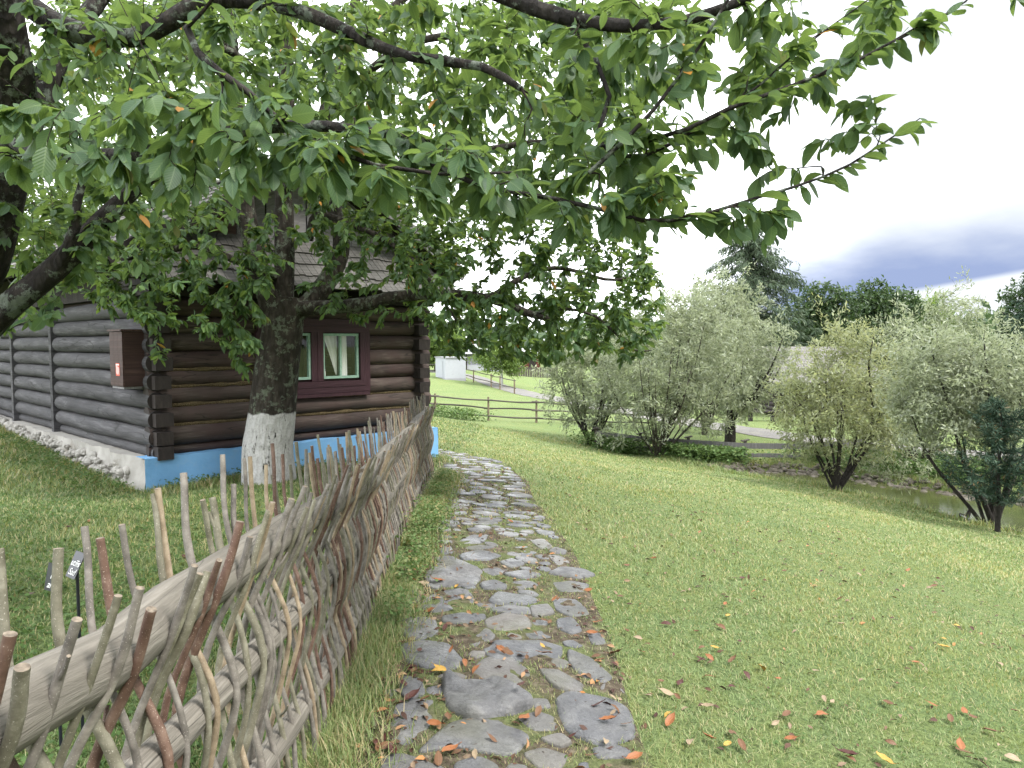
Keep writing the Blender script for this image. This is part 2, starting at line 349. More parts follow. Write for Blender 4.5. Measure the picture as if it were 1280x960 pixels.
def rail_mat(name, dark, mid, pale, along=(26, 1.6), red=None, rough=.8, crack=.5):
    """weathered timber, grain running along v of the UV"""
    t = NT(name); uv = t.coord('UV', (along[0], along[1], 1)); uf = t.coord('UV', (along[0]*4, along[1]*1.5, 1)); oi = t.node('ShaderNodeObjectInfo').outputs['Random']
    sh = t.node('ShaderNodeCombineXYZ'); t.L.new(t.math('MULTIPLY', oi, 37.0), sh.inputs[2]); ad = t.node('ShaderNodeVectorMath', operation='ADD'); t.L.new(uv, ad.inputs[0]); t.L.new(sh.outputs[0], ad.inputs[1])
    n = t.noise(ad.outputs[0], 1.0, 6, .65, .6); f = t.noise(uf, 1.0, 4, .7); pn = t.noise(t.pos(), 3.0, 4)
    c = t.ramp(n, [(.25, dark), (.5, mid), (.78, pale)]); c = t.mix(t.ramp(f, [(.40, .55), (.58, 0.0)]), c, dark)
    if red: c = t.mix(t.ramp(pn, [(.40, 0.0), (.66, .85)]), c, red)
    cr = t.ramp(t.noise(ad.outputs[0], .55, 2, .4, .3), [(.485, 0.0), (.497, 1.0), (.509, 0.0)]); c = t.mix(t.math('MULTIPLY', cr, crack), c, (.012, .011, .010))
    c = t.mix(t.math('MULTIPLY', oi, .34), c, dark); c = t.mix(t.math('MULTIPLY', t.math('FRACT', t.math('MULTIPLY', oi, 5.7)), .14), c, pale)
    t.base(c, rough, .25); b = t.bump(n, .6, .015); b = t.bump(f, .5, .004, b); return t.m
M['rail'] = rail_mat('bleached fence rail', (.065, .058, .048), (.165, .150, .128), (.285, .265, .23), (9, 2.6), crack=.95)
M['log_side'] = rail_mat('grey weathered log', (.028, .027, .029), (.076, .073, .077), (.175, .17, .176), (8, 1.5), crack=.95)
M['log_front'] = rail_mat('brown weathered log', (.020, .014, .013), (.076, .057, .050), (.225, .182, .155), (8, 1.5), red=(.062, .036, .034), crack=.95)
M['log_end'] = rail_mat('dark log end', (.018, .015, .015), (.040, .032, .030), (.075, .060, .052), (6, 3))
M['dark_wood'] = rail_mat('dark roof timber', (.012, .010, .010), (.028, .022, .020), (.05, .04, .036), (14, 2))
M['grey_plank'] = rail_mat('silver grey plank', (.13, .12, .125), (.235, .225, .235), (.36, .345, .35), (14, 1.5))
M['brown_plank'] = rail_mat('brown gable plank', (.045, .025, .024), (.10, .055, .050), (.17, .11, .10), (14, 1.5))
M['shingle'] = rail_mat('weathered roof shingle', (.07, .066, .060), (.15, .142, .132), (.27, .26, .25), (20, 2.0))
M['purple'] = rail_mat('dark plum stained board', (.024, .011, .015), (.052, .022, .030), (.080, .036, .046), (10, 1.2), rough=.55, crack=.2)
M['cabinet'] = rail_mat('brown stained cabinet board', (.022, .012, .011), (.058, .030, .027), (.10, .058, .05), (12, 1.2), rough=.6, crack=.3)
M['post'] = rail_mat('tan fence post', (.10, .08, .055), (.20, .155, .11), (.30, .25, .18), (8, 3))
M['split_rail'] = rail_mat('dark split rail', (.04, .035, .03), (.09, .078, .066), (.17, .15, .13), (8, 2))
M['old_plank'] = rail_mat('grey fence plank', (.07, .068, .066), (.14, .136, .133), (.23, .225, .22), (14, 1.5))

def bark_mat(name, a, b, c3, lichen=None, scale=1.0, white=False):
    t = NT(name); p = t.pos((1, 1, .35)); p1 = t.pos()
    v = t.voro(p, 24*scale); n = t.noise(p, 14*scale, 6, .7); n3 = t.noise(p1, 45*scale, 4)
    c = t.ramp(n, [(.3, a), (.5, b), (.72, c3)]); c = t.mix(t.ramp(v, [(0, .0), (.75, .75)]), c, a)
    if lichen:
        l = t.ramp(t.noise(p1, 7*scale, 6, .75), [(.535, 0.0), (.59, .75)]); c = t.mix(l, c, t.mix(n3, lichen, (lichen[0]*.5, lichen[1]*.55, lichen[2]*.5)))
    h = t.math('ADD', n, t.math('MULTIPLY', v, .8)); rough = .9
    if white:
        g = t.node('ShaderNodeNewGeometry'); sp = t.node('ShaderNodeSeparateXYZ'); t.L.new(g.outputs['Position'], sp.inputs[0])
        edge = t.math('ADD', sp.outputs[2], t.math('MULTIPLY', t.noise(p1, 9, 3), .09)); w = t.ramp(t.math('SUBTRACT', edge, .02), [(.765, 1.0), (.785, 0.0)])
        chips = t.ramp(t.math('MULTIPLY', n, t.ramp(v, [(0, 1.0), (.8, .72)])), [(.27, 0.0), (.34, 1.0)])
        wc = t.mix(t.ramp(n3, [(.3, .55), (.6, 0.0)]), (.47, .46, .45), (.26, .25, .24)); c = t.mix(t.math('MULTIPLY', w, chips), c, wc)
    t.base(c, rough, .2); t.bump(h, 1.0, .035*min(1, 1/scale)); return t.m
M['bark_main'] = bark_mat('mossy cherry bark', (.018, .015, .012), (.050, .042, .034), (.105, .090, .072), (.18, .20, .155), 1.0, white=True)
M['bark_near'] = bark_mat('cherry bark', (.012, .010, .010), (.030, .025, .022), (.07, .06, .052), (.17, .19, .16), 1.2)
M['bark_twig'] = bark_mat('dark twig bark', (.012, .009, .008), (.030, .022, .018), (.07, .052, .042), None, 2)
M['bark_grey'] = bark_mat('grey willow bark', (.035, .030, .024), (.075, .066, .054), (.15, .13, .11), None, 1.2)
M['bark_dark'] = bark_mat('dark willow bark', (.018, .016, .014), (.036, .032, .028), (.07, .06, .055), None, 1.2)
M['white_bark'] = NT('limewashed bark'); M['white_bark'].base((.6, .6, .57), .9); M['white_bark'] = M['white_bark'].m

def stick_mat(name, a, b, c3, speck):
    t = NT(name); uv = t.coord('UV', (5, 9, 1)); p = t.pos(); n = t.noise(p, 22, 5, .65); s = t.noise(t.pos((1, 1, .8)), 330, 1, .5)
    c = t.ramp(n, [(.3, a), (.5, b), (.72, c3)]); c = t.mix(t.ramp(s, [(.67, 0.0), (.71, .7)]), c, speck)
    oi = t.attr(); c = t.mix(t.math('MULTIPLY', oi, .5), c, t.mix(1.0, c, (1.5, 1.5, 1.45), 'MULTIPLY'))
    t.base(c, .62, .35); t.bump(t.noise(p, 90, 4, .7), .4, .004); return t.m
M['stick_olive'] = stick_mat('olive grey hazel bark', (.065, .060, .040), (.118, .110, .080), (.19, .18, .138), (.30, .285, .24))
M['stick_red'] = stick_mat('reddish brown hazel bark', (.048, .026, .018), (.090, .052, .038), (.15, .10, .078), (.30, .25, .21))
M['stick_tan'] = stick_mat('peeled tan stick', (.12, .09, .06), (.20, .155, .105), (.29, .235, .17), (.34, .30, .25))
M['stick_grey'] = stick_mat('weathered grey stick', (.065, .058, .050), (.125, .112, .098), (.21, .192, .17), (.28, .26, .235))
t = NT('cut stick end'); cn = t.noise(t.pos(), 90, 3); t.base(t.ramp(cn, [(.3, (.07, .055, .042)), (.7, (.20, .165, .125))]), .8); M['cut_end'] = t.m
def plaster(name, a, b, stain, amt=.5):
    t = NT(name); p = t.pos(); n = t.noise(p, 6, 6, .6); n2 = t.noise(p, 40, 4, .6)
    c = t.mix(n, a, b); c = t.mix(t.ramp(t.noise(p, 3.1, 6, .75), [(.55, 0.0), (.7, amt)]), c, stain); t.base(c, .85, .2); t.bump(t.math('ADD', n, t.math('MULTIPLY', n2, .35)), .5, .02); return t.m
M['blue'] = plaster('sky blue limewash', (.140, .325, .57), (.195, .395, .65), (.26, .39, .53), .5)
M['whitewash'] = plaster('flaking whitewash', (.24, .225, .20), (.46, .44, .41), (.16, .135, .10), .9)
M['white_paint'] = plaster('white painted wall', (.34, .35, .39), (.40, .41, .45), (.27, .27, .29), .3)
M['grey_roof'] = plaster('grey sheet roof', (.25, .25, .27), (.33, .33, .35), (.2, .2, .2), .4)
M['lilac_wall'] = plaster('grey lilac wall', (.22, .22, .27), (.28, .28, .33), (.18, .18, .2), .3)
M['red_wall'] = plaster('red painted wall', (.085, .025, .022), (.11, .035, .03), (.06, .02, .02), .3)
t = NT('mint green paint'); t.base(t.ramp(t.noise(t.pos(), 25, 4), [(.3, (.20, .33, .26)), (.7, (.30, .44, .36))]), .5); M['mint'] = t.m
t = NT('white linen'); t.base(t.ramp(t.noise(t.pos(), 300, 2), [(.3, (.62, .64, .62)), (.7, (.75, .77, .75))]), .9); M['linen'] = t.m
t = NT('dim room'); t.base((.045, .035, .028), .95); M['room'] = t.m
t = NT('black plate'); t.base((.010, .011, .018), .35, .5); M['black'] = t.m
t = NT('white lettering'); t.base((.7, .7, .7), .7); M['white'] = t.m
t = NT('red sticker'); t.base((.62, .10, .06), .5); M['red'] = t.m
t = NT('steel'); t.base((.45, .45, .45), .4); t.b.inputs['Metallic'].default_value = .9; M['steel'] = t.m
t = NT('straw rope'); v = t.noise(t.pos(), 70, 4, .7); t.base(t.ramp(v, [(.3, (.05, .036, .018)), (.55, (.15, .112, .06)), (.75, (.28, .22, .12))]), .95); t.bump(v, 1, .02); M['rope'] = t.m
t = NT('window glass'); gl = t.node('ShaderNodeBsdfGlossy'); gl.inputs['Roughness'].default_value = .03; tr = t.node('ShaderNodeBsdfTransparent'); mx = t.node('ShaderNodeMixShader'); mx.inputs[0].default_value = .03; t.L.new(tr.outputs[0], mx.inputs[1]); t.L.new(gl.outputs[0], mx.inputs[2]); t.L.new(mx.outputs[0], t.out.inputs[0]); M['glass'] = t.m
t = NT('pond water'); t.base(t.ramp(t.noise(t.pos(), .9, 3), [(.35, (.028, .034, .012)), (.65, (.055, .062, .022))]), .10, .5); t.bump(t.noise(t.pos((1, 2.4, 1)), 5, 3), .16, .03); M['water'] = t.m

# ------------------------------------------------------------------ ground sheet
def axis(a0, a1, s, b0, b1, s2, far):
    c = list(np.arange(a0, a1, s)); x = a1; st = s
    while x < b1: c.append(x); st = min(st*1.12, s2); x += st
    while x < far: c.append(x); st *= 1.35; x += st
    x = a0; st = s; L_ = []
    while x > b0: st = min(st*1.12, s2); x -= st; L_.append(x)
    while x > -far: st *= 1.35; x -= st; L_.append(x)
    return np.array(L_[::-1]+c)
gx = axis(-8, 16, .22, -40, 45, 1.1, 700); gy = axis(-3, 30, .25, -14, 80, .9, 800)
XX, YY = np.meshgrid(gx, gy); Z = terr(XX.ravel(), YY.ravel()); nx, ny = len(gx), len(gy)
mb = MB(); ii, jj = np.meshgrid(np.arange(nx-1), np.arange(ny-1)); b0 = (jj*nx+ii).ravel()
mb.add(np.c_[XX.ravel(), YY.ravel(), Z], np.c_[b0, b0+1, b0+1+nx, b0+nx]); g = mb.build('ground', M['ground']); tag(g, kind='structure', label='uneven grassy ground sloping down to the pond')

def ribbon(name, pts, width, mat, lift, n=160, across=7, wob=.12, label=None):
    c = spline(pts, n); tg = np.gradient(c, axis=0); tg /= np.linalg.norm(tg, axis=1)[:, None]; nr = np.c_[tg[:, 1], -tg[:, 0]]
    s = np.linspace(-1, 1, across); q = np.c_[c, np.zeros(n)]
    w = np.stack([width*.5*(1+wob*vn(q+5, 1.3)), width*.5*(1+wob*vn(q+50, 1.3))], 1)
    XY = c[:, None, :]+nr[:, None, :]*(s[None, :, None]*np.where(s[None, :, None] < 0, w[:, 0][:, None, None], w[:, 1][:, None, None]))
    XY = XY.reshape(-1, 2); z = terr(XY[:, 0], XY[:, 1])+lift
    m = MB(); i = np.repeat(np.arange(n-1), across-1); j = np.tile(np.arange(across-1), n-1); a = i*across+j
    m.add(np.c_[XY, z], np.c_[a, a+across, a+across+1, a+1]); o = m.build(name, mat); tag(o, label, kind='structure'); return c
PATHC = [(.15, -2.5), (.06, 0)]+[tuple(G(px, py)[:2]) for px, py in ((636, 930), (637, 800), (632, 700), (617, 650), (605, 602), (590, 580))]+[(-1.2, 12.6), (-2.1, 13.6), (-3.4, 14.6)]
path_c = ribbon('path', PATHC, 1.12, M['dirt'], .006, 260, 9, .12, 'narrow footpath of soil and flat stones beside the wattle fence')
ROADC = [(-10, 78), (-4, 66), (0, 55.5), (1.9, 49), (4.6, 42), (7.2, 35.5), (9.8, 31), (12.0, 27.2), (14.4, 24.9), (18, 23), (26, 21.5), (45, 20)]
road_c = ribbon('gravel_road', ROADC, 2.2, M['gravel'], .02, 200, 7, .08, 'pale gravel road running behind the willows')
m = MB(); w = np.vstack([POND.mean(0)+(POND-POND.mean(0))*1.12, POND.mean(0)]); w3 = np.c_[w, np.full(len(w), WATER)]; k = len(POND)
m.add(w3, [(i, (i+1) % k, k) for i in range(k)]); tag(m.build('pond_water', M['water']), 'murky green pond water', kind='structure')

def dist_poly(P2, line):
    d = np.full(len(P2), 1e9)
    for a, b in zip(line[:-1], line[1:]):
        ab = b-a; t_ = np.clip(((P2-a)@ab)/(ab@ab+1e-12), 0, 1); d = np.minimum(d, np.linalg.norm(P2-(a+t_[:, None]*ab), axis=1))
    return d

# ------------------------------------------------------------------ log cottage
A0 = np.array((-4.34, 8.5)); U = np.array((.714, .70)); U /= np.linalg.norm(U); V_ = np.array((-.736, .677)); V_ /= np.linalg.norm(V_)
WB = .215; LU, LV = 4.12, 12.5
def H(u, v, z): p = A0+U*u+V_*v; return np.array((p[0], p[1], z))
U3 = np.array((*U, 0)); V3 = np.array((*V_, 0)); Z3 = np.array((0, 0, 1.))
house = thing('log_cottage', 'dark log cottage with shingled roof and sky blue foundation behind the whitewashed tree', 'cottage', (*A0, -.1))
def hbox(mb, u0, u1, v0, v1, z0, z1, mat=0, tint=0.0): obox(mb, H(u0, v0, z0), U3*(u1-u0), V3*(v1-v0), Z3*(z1-z0), mat, tint)
# foundation
def wall_skin(name, p0, p1, zb, zt, mat, outn, rough, nn=90, nz=8, label=None):
    m = MB(); s = np.linspace(0, 1, nn); zz = np.linspace(0, 1, nz); S, T = np.meshgrid(s, zz); q = p0[None, :]+(p1-p0)[None, :]*S.ravel()[:, None]
    base = np.c_[q[:, :2], np.zeros(len(q))]; zt_ = zt+.012*vn(base, 3)+.01*vn(base, 9); zb_ = terr(q[:, 0], q[:, 1])-.15
    z = zb_+(zt_-zb_)*T.ravel(); pts = np.c_[q[:, :2], z]; pts = pts+outn[None, :]*(rough*(vn(pts, 3.2)+.5*vn(pts, 9)))[:, None]
    i = np.tile(np.arange(nn-1), nz-1); j = np.repeat(np.arange(nz-1), nn-1); a = j*nn+i; m.add(pts, np.c_[a, a+1, a+1+nn, a+nn])
    top = pts[-nn:]; back = top-outn*.3; mm = np.vstack([top, back]); i = np.arange(nn-1); m.add(mm, np.c_[i, i+1, i+1+nn, i+nn])
    return m.build(name, mat, house)
f1 = wall_skin('foundation', H(-.13, -.12, 0), H(LU+.16, -.12, 0), 0, WB+.005, M['blue'], -V3, .012); tag(f1, 'smooth sky blue foundation under the gable wall')
f1b = wall_skin('foundation', H(LU+.16, -.12, 0), H(LU+.16, 9, 0), 0, WB+.005, M['blue'], U3, .012, 60)
f2 = wall_skin('foundation', H(-.13, -.118, 0), H(-.15, LV, 0), 0, WB-.01, M['whitewash'], -U3, .07, 260, 12); tag(f2, 'rough flaking white stone foundation of the long wall')
# logs
def log(p0, p1, z0, z1, mat, bulge=1.0, seed=0, name='log', sides=16, lumps=.02, squash=1.0):
    n = max(8, int(np.linalg.norm(p1-p0)/.12)); c = p0+(p1-p0)*np.linspace(0, 1, n)[:, None]; zc = (z0+z1)/2; hh = (z1-z0)/2*1.02
    c = c.copy(); c[:, 2] = zc+.010*vn(c+seed*3.1, .7); ax = (p1-p0)/np.linalg.norm(p1-p0); ax[2] = 0; sd = np.cross(ax, Z3)
    c = c+sd*(.008*vn(c+seed*5, .5))[:, None]
    th = np.arange(sides)*2*math.pi/sides; cs, sn = np.cos(th), np.sin(th)
    rr = hh*(1+.04*vn(c+seed, .6)); ring = sd[None, None, :]*(cs*squash)[None, :, None]+Z3[None, None, :]*sn[None, :, None]
    Vt = c[:, None, :]+ring*rr[:, None, None]; q = Vt.reshape(-1, 3); Vt = (q+(ring*np.ones((n, 1, 1))).reshape(-1, 3)*(lumps*hh*5*vn(q*np.array((1, 1, 2.5))+seed*7, 1.6))[:, None])
    m = MB(); i = np.repeat(np.arange(n-1), sides); j = np.tile(np.arange(sides), n-1); j2 = (j+1) % sides; L_ = np.linspace(0, np.linalg.norm(p1-p0), n)
    UVs = np.stack([np.c_[j/sides, L_[i]], np.c_[(j+1)/sides, L_[i]], np.c_[(j+1)/sides, L_[i+1]], np.c_[j/sides, L_[i+1]]], axis=1).reshape(-1, 2)+np.array((0, seed*3.7))
    m.add(Vt, np.c_[i*sides+j, i*sides+j2, (i+1)*sides+j2, (i+1)*sides+j], UVs)
    for e, fl in ((0, True), (n-1, False)):
        vv = np.vstack([Vt[e*sides:(e+1)*sides], c[e]]); jj_ = np.arange(sides); f = np.c_[jj_, (jj_+1) % sides, np.full(sides, sides)]
        m.add(vv, f[:, ::-1] if fl else f, None, 0, 1, smooth=False)
    return m.build(name, [mat, M['log_end']], house)
gz = [WB, .335, .585, .83, 1.06, 1.265, 1.49, 1.71, 1.92, 2.16]
rnd = random.Random(3)
for k in range(9):
    z0, z1 = gz[k], gz[k+1]; ov = .02; sp = [(-.02, LU+.10)]
    if z0 > .8 and z1 < 2.0: sp = [(-.02, 1.36), (3.0, LU+.10)]
    for a, b in sp: log(H(a, .09, 0), H(b, .09, 0), z0, z1, M['log_front'], seed=k+1+a, squash=.95)
lz = [WB-.01, .33]+[.33+.225*i for i in range(1, 9)]
segs = [(-.02, 3.66), (3.80, 6.02), (6.16, 8.9), (9.04, LV)]
for k in range(9):
    for s_, (a, b) in enumerate(segs):
        log(H(.06, a, 0), H(.06, b, 0), lz[k]+rnd.uniform(-.006, .006), lz[k+1], M['log_side'], seed=20+k+10*s_, squash=1.0)
for k in range(0, 9):      # crossing ends of the long-wall logs, at the corners of the gable wall
    zc = lz[k]+.115 if k else .27
    for ucorner, sd in ((.10, 0), (LU-.12, 1)):
        m = MB(); hbox(m, ucorner-.10+rnd.uniform(-.015, .015), ucorner+.10+rnd.uniform(-.01, .01), -.135+rnd.uniform(-.02, .02), .10, zc-.085, zc+.075)
        o = m.build('log_end', M['log_end'], house); bv = o.modifiers.new('bevel', 'BEVEL'); bv.width = .018; bv.segments = 2
for v in (3.73, 6.09, 8.97):
    m = MB(); hbox(m, -.075, .1, v-.06, v+.06, WB-.02, 2.25); o = m.build('post', M['log_side'], house); bv = o.modifiers.new('bevel', 'BEVEL'); bv.width = .012
for k in range(2, 6):       # straw rope pressed between the gable logs
    for a, b in ([(.2, LU-.25)] if gz[k] < .85 else [(.2, 1.33)]):
        p = H(a, .045, 0)+(H(b, .045, 0)-H(a, .045, 0))*np.linspace(0, 1, 50)[:, None]; p[:, 2] = gz[k]+.004*vn(p, 2); m = MB(); tube(m, p, .026+.008*vn(p, 14), 6, rough=.5); m.build('chinking', M['rope'], house)
# lining so no daylight leaks between the logs, with window openings
m = MB(); WZ0, WZ1, WU = 1.07, 1.74, ((1.50, 2.10), (2.283, 2.875))
hbox(m, .1, LU-.1, .10, .16, .1, WZ0); hbox(m, .1, LU-.1, .10, .16, WZ1, 2.3)
hbox(m, .1, WU[0][0], .10, .16, WZ0+.001, WZ1-.001); hbox(m, WU[0][1], WU[1][0], .10, .16, WZ0+.001, WZ1-.001); hbox(m, WU[1][1], LU-.1, .10, .16, WZ0+.001, WZ1-.001)
hbox(m, .10, .16, .17, LV, .1, 2.3); hbox(m, LU-.16, LU-.02, .17, LV, .1, 2.3); hbox(m, .17, LU-.17, LV-.1, LV, .1, 2.3); hbox(m, .17, LU-.17, .17, LV-.2, .15, .2); hbox(m, .17, LU-.17, 3.0, 3.1, .2, 2.3); hbox(m, .1, LU-.02, .101, LV, 2.301, 2.35)
m.build('inner_wall', M['room'], house)
for k in range(9): log(H(LU-.06, .15, 0), H(LU-.06, LV, 0), lz[k], lz[k+1], M['log_side'], seed=70+k)
# window casing: plum boards with mitred corners
cu0, cu1, cz0, cz1 = 1.307, 3.055, .875, 1.93
def vboard(m, pts, v0, v1, mat=0):      # polygon board in the gable plane with thickness
    pts = [H(u, v0, z) for u, z in pts]; n = len(pts); d = V3*(v1-v0); F = np.array(pts); Bk = F+d
    for a in range(1, n-1): m.add([F[0], F[a], F[a+1]], [(0, 1, 2)], [(0, 0), (0, 1), (1, 1)], 0, mat, False); m.add([Bk[0], Bk[a+1], Bk[a]], [(0, 1, 2)], None, 0, mat, False)
    for a in range(n): m.add([F[a], Bk[a], Bk[(a+1) % n], F[(a+1) % n]], [(0, 1, 2, 3)], None, 0, mat, False)
def quad_board(m, q, v0, v1, horiz, nb=2):   # split in boards with hairline gaps
    (a, b, c, d) = [np.array(x, float) for x in q]
    for i in range(nb):
        e = .006
        t0, t1 = i/nb+e*(i > 0), (i+1)/nb-e*(i < nb-1)
        p = [a+(d-a)*t0, b+(c-b)*t0, b+(c-b)*t1, a+(d-a)*t1]; F = np.array([H(u, v0-.006*(i % 2), z) for u, z in p]); Bk = F+V3*(v1-v0)
        uvl = [(0, 0), (0, 1.5), (.2, 1.5), (.2, 0)]
        m.add(F, [(0, 1, 2, 3)], uvl, 0, 0, False)
        for s in range(4): m.add([F[s], Bk[s], Bk[(s+1) % 4], F[(s+1) % 4]], [(0, 1, 2, 3)], None, 0, 0, False)
bw = .17
parts = [[(cu0, cz0), (cu1, cz0), (cu1-bw, cz0+bw), (cu0+bw, cz0+bw)], [(cu0, cz1), (cu1, cz1), (cu1-.02, cz1-.19), (cu0+.02, cz1-.19)],
         [(cu0, cz0), (cu0, cz1-.19), (cu0+bw, cz1-.19), (cu0+bw, cz0+bw)], [(cu1, cz0), (cu1, cz1-.19), (cu1-bw, cz1-.19), (cu1-bw, cz0+bw)]]
casing = bpy.data.objects.new('window_casing', None); COL.objects.link(casing); casing.parent = house; casing.location = (0, 0, 0)
class _O: location = house.location
m = MB()
for q in parts: quad_board(m, q, -.055, .03, True)
quad_board(m, [(2.10, 1.05), (2.10, cz1-.19), (2.283, cz1-.19), (2.283, 1.05)], -.05, .03, False)
bpy.data.objects.remove(casing); casing = m.build('window_casing', M['purple'], house)
m = MB(); hbox(m, cu0+.02, cu1-.02, -.075, .02, cz0-.05, cz0-.004); m.build('window_sill', M['purple'], house)
for wi, (a, b) in enumerate(WU):
    m = MB(); fw = .035; z0, z1 = WZ0+.01, WZ1-.012
    hbox(m, a, b, -.03, .015, z0, z0+fw); hbox(m, a, b, -.03, .015, z1-fw, z1); hbox(m, a, a+fw, -.028, .015, z0+fw, z1-fw); hbox(m, b-fw, b, -.028, .015, z0+fw, z1-fw)
    mid = (a+b)/2; hbox(m, mid-.016, mid+.016, -.022, .015, z0+fw, z1-fw)
    fr = m.build('window', M['mint'], house); fr['label'] = 'mint green window half hidden by the trunk' if wi == 0 else 'mint green two pane window in view right of the trunk'
    for s in ((a+fw, mid-.016), (mid+.016, b-fw)):
        m = MB(); hbox(m, s[0], s[1], -.008, -.004, z0+fw, z1-fw); m.build('pane', M['glass'], house).parent = fr
        bpy.context.view_layer.update()
    for hz in (z0+.12, z1-.12):
        m = MB(); hbox(m, a-.022, a+.002, -.036, -.026, hz-.025, hz+.025); m.build('hinge', M['mint'], house)
def cloth(name, u_l, u_r, z0, z1, v, amp, seed):    # u_l/u_r functions of 0..1 going up
    m = MB(); nu, nz_ = 28, 14; pts = []
    for j in range(nz_):
        f = j/(nz_-1); z = z0+(z1-z0)*f
        for i in range(nu):
            s = i/(nu-1); pts.append(H(u_l(f)+(u_r(f)-u_l(f))*s, v+amp*math.sin(s*16+seed)*(.6+.4*f), z))
    i = np.tile(np.arange(nu-1), nz_-1); j = np.repeat(np.arange(nz_-1), nu-1); a = j*nu+i; m.add(pts, np.c_[a, a+1, a+1+nu, a+nu]); return m.build(name, M['linen'], house)
cloth('curtain', lambda f: 2.32+.22*(1-f)**.8, lambda f: 2.565, 1.13, 1.715, .055, .008, 0)
cloth('curtain', lambda f: 2.60, lambda f: 2.735-.01*f, 1.10, 1.715, .06, .006, 2)
cloth('curtain', lambda f: 1.53, lambda f: 1.62+.15*f, 1.10, 1.715, .06, .007, 1)
# gable boards
def rake_z(u): return 4.15-.585*abs(u-2.1)
m = MB(); u = .02; rnd = random.Random(5)
while u < LU-.02:
    w = rnd.uniform(.12, .17); u2 = min(u+w-.012, LU-.02); ub, uc = u, u2; v = -.03+rnd.uniform(-.012, .012); mt = 1 if (u < .95) else 0
    zb = 2.86; F = [H(ub, v, zb), H(uc, v, zb), H(uc, v, rake_z(uc)-.03), H(ub, v, rake_z(ub)-.03)]; Bk = [p+V3*.03 for p in F]
    box8(m, [F[0], F[1], Bk[1], Bk[0], F[3], F[2], Bk[2], Bk[3]], mt); u += w
m.build('gable_boards', [M['grey_plank'], M['brown_plank']], house)
# main roof
EOS = {-1: .6, 1: .36}; SL = math.hypot(1, .585); dn = np.array
def roof_side(sign):
    ap = 2.1; length = (ap+EOS[sign])*SL; ncrs = 9; crs = length/ncrs; m = MB(); rn = random.Random(8+sign)
    d = (U3*sign*1-Z3*.585)/SL; nrm = (U3*sign*.585+Z3)/SL; O = H(ap, 0, 4.15)
    obox(m, O+V3*(-.46)-nrm*.03, d*length, V3*(LV+.9), nrm*.025, 1)
    for k in range(ncrs):
        v = -.48
        while v < LV+.4:
            w = rn.uniform(.11, .19); s0 = k*crs-.06; l = crs+.10+rn.uniform(-.02, .03); s1 = s0+l
            p = O+V3*v+nrm*(.006+.004*(rn.random()-.5)); q0 = p+d*s0; q1 = p+d*s1+nrm*.022
            a = V3*(w-.008); th = nrm*.014
            box8(m, [q0, q1, q1+a, q0+a, q0+th, q1+th, q1+a+th, q0+a+th] if sign < 0 else [q0, q0+a, q1+a, q1, q0+th, q0+a+th, q1+a+th, q1+th], 0, rn.random()); v += w
    return m.build('roof_slope', [M['shingle'], M['dark_wood']], house)
roof_side(-1); roof_side(1)
m = MB(); hbox(m, 2.0, 2.2, -.5, LV+.4, 4.165, 4.20); m.build('ridge_board', M['shingle'], house)
for sign in (-1, 1):
    d = (U3*sign-Z3*.585)/SL; nrm = (U3*sign*.585+Z3)/SL; O = H(2.1, 0, 4.15); m = MB(); obox(m, O-V3*.505-nrm*.16, d*(2.1+EOS[sign])*SL, V3*.03, nrm*.185); m.build('barge_board', M['grey_plank'] if sign > 0 else M['dark_wood'], house)
    for vv in (-.2, -.02, 1.3, 2.6, 3.9, 5.2, 6.5, 7.8):
        m = MB(); obox(m, O+V3*vv-nrm*.13, d*((2.1+EOS[sign])*SL-.05), V3*.08, nrm*.098); m.build('rafter', M['dark_wood'], house)
m = MB(); hbox(m, -.02, .14, -.1, LV, 2.17, 2.32); m.build('wall_plate', M['dark_wood'], house)
m = MB(); hbox(m, .03, .09, -.0, LV, 2.321, 2.86); m.build('eave_board', M['dark_wood'], house)
m = MB(); hbox(m, LU-.09, LU-.03, -.0, LV, 2.1, 2.86); m.build('eave_board', M['dark_wood'], house)
m = MB(); hbox(m, .2, LU+.15, -.05, .12, 2.17, 2.30); m.build('wall_plate', M['dark_wood'], house)
# pent roof over the gable wall
m = MB(); rn = random.Random(2); p0 = H(-.65, -.02, 2.98); dd = (-V3*.62-Z3*.66); dl = np.linalg.norm(dd); dd /= dl; nn_ = np.cross(U3, dd); nn_ = nn_ if nn_[2] > 0 else -nn_
q8 = [p0+U3*.9-nn_*.03, p0+U3*4.40-nn_*.03, p0+U3*4.95+dd*dl-nn_*.03, p0+U3*.05+dd*dl-nn_*.03]
box8(m, q8+[a_+nn_*.024 for a_ in q8], 1)
for k in range(4):
    u = .9-.85*(k/4+.12); uend = 4.40+.55*(k/4+.12)
    while u < uend:
        w = rn.uniform(.07, .13); s0 = k*dl/4-.03; s1 = s0+dl/4+.07+rn.uniform(-.02, .02); q0 = p0+U3*u+dd*s0; q1 = p0+U3*u+dd*s1+nn_*.03; a = U3*(w-.006); th = nn_*.013
        box8(m, [q0, q1, q1+a, q0+a, q0+th, q1+th, q1+a+th, q0+a+th][::1], 0, rn.random()); u += w
m.build('pent_roof', [M['shingle'], M['dark_wood']], house)
m = MB()
for u in np.arange(-.3, LU+.2, .75): obox(m, H(u, -.62, 2.24), U3*.07, V3*.6, Z3*.08)
m.build('bracket', M['dark_wood'], house)
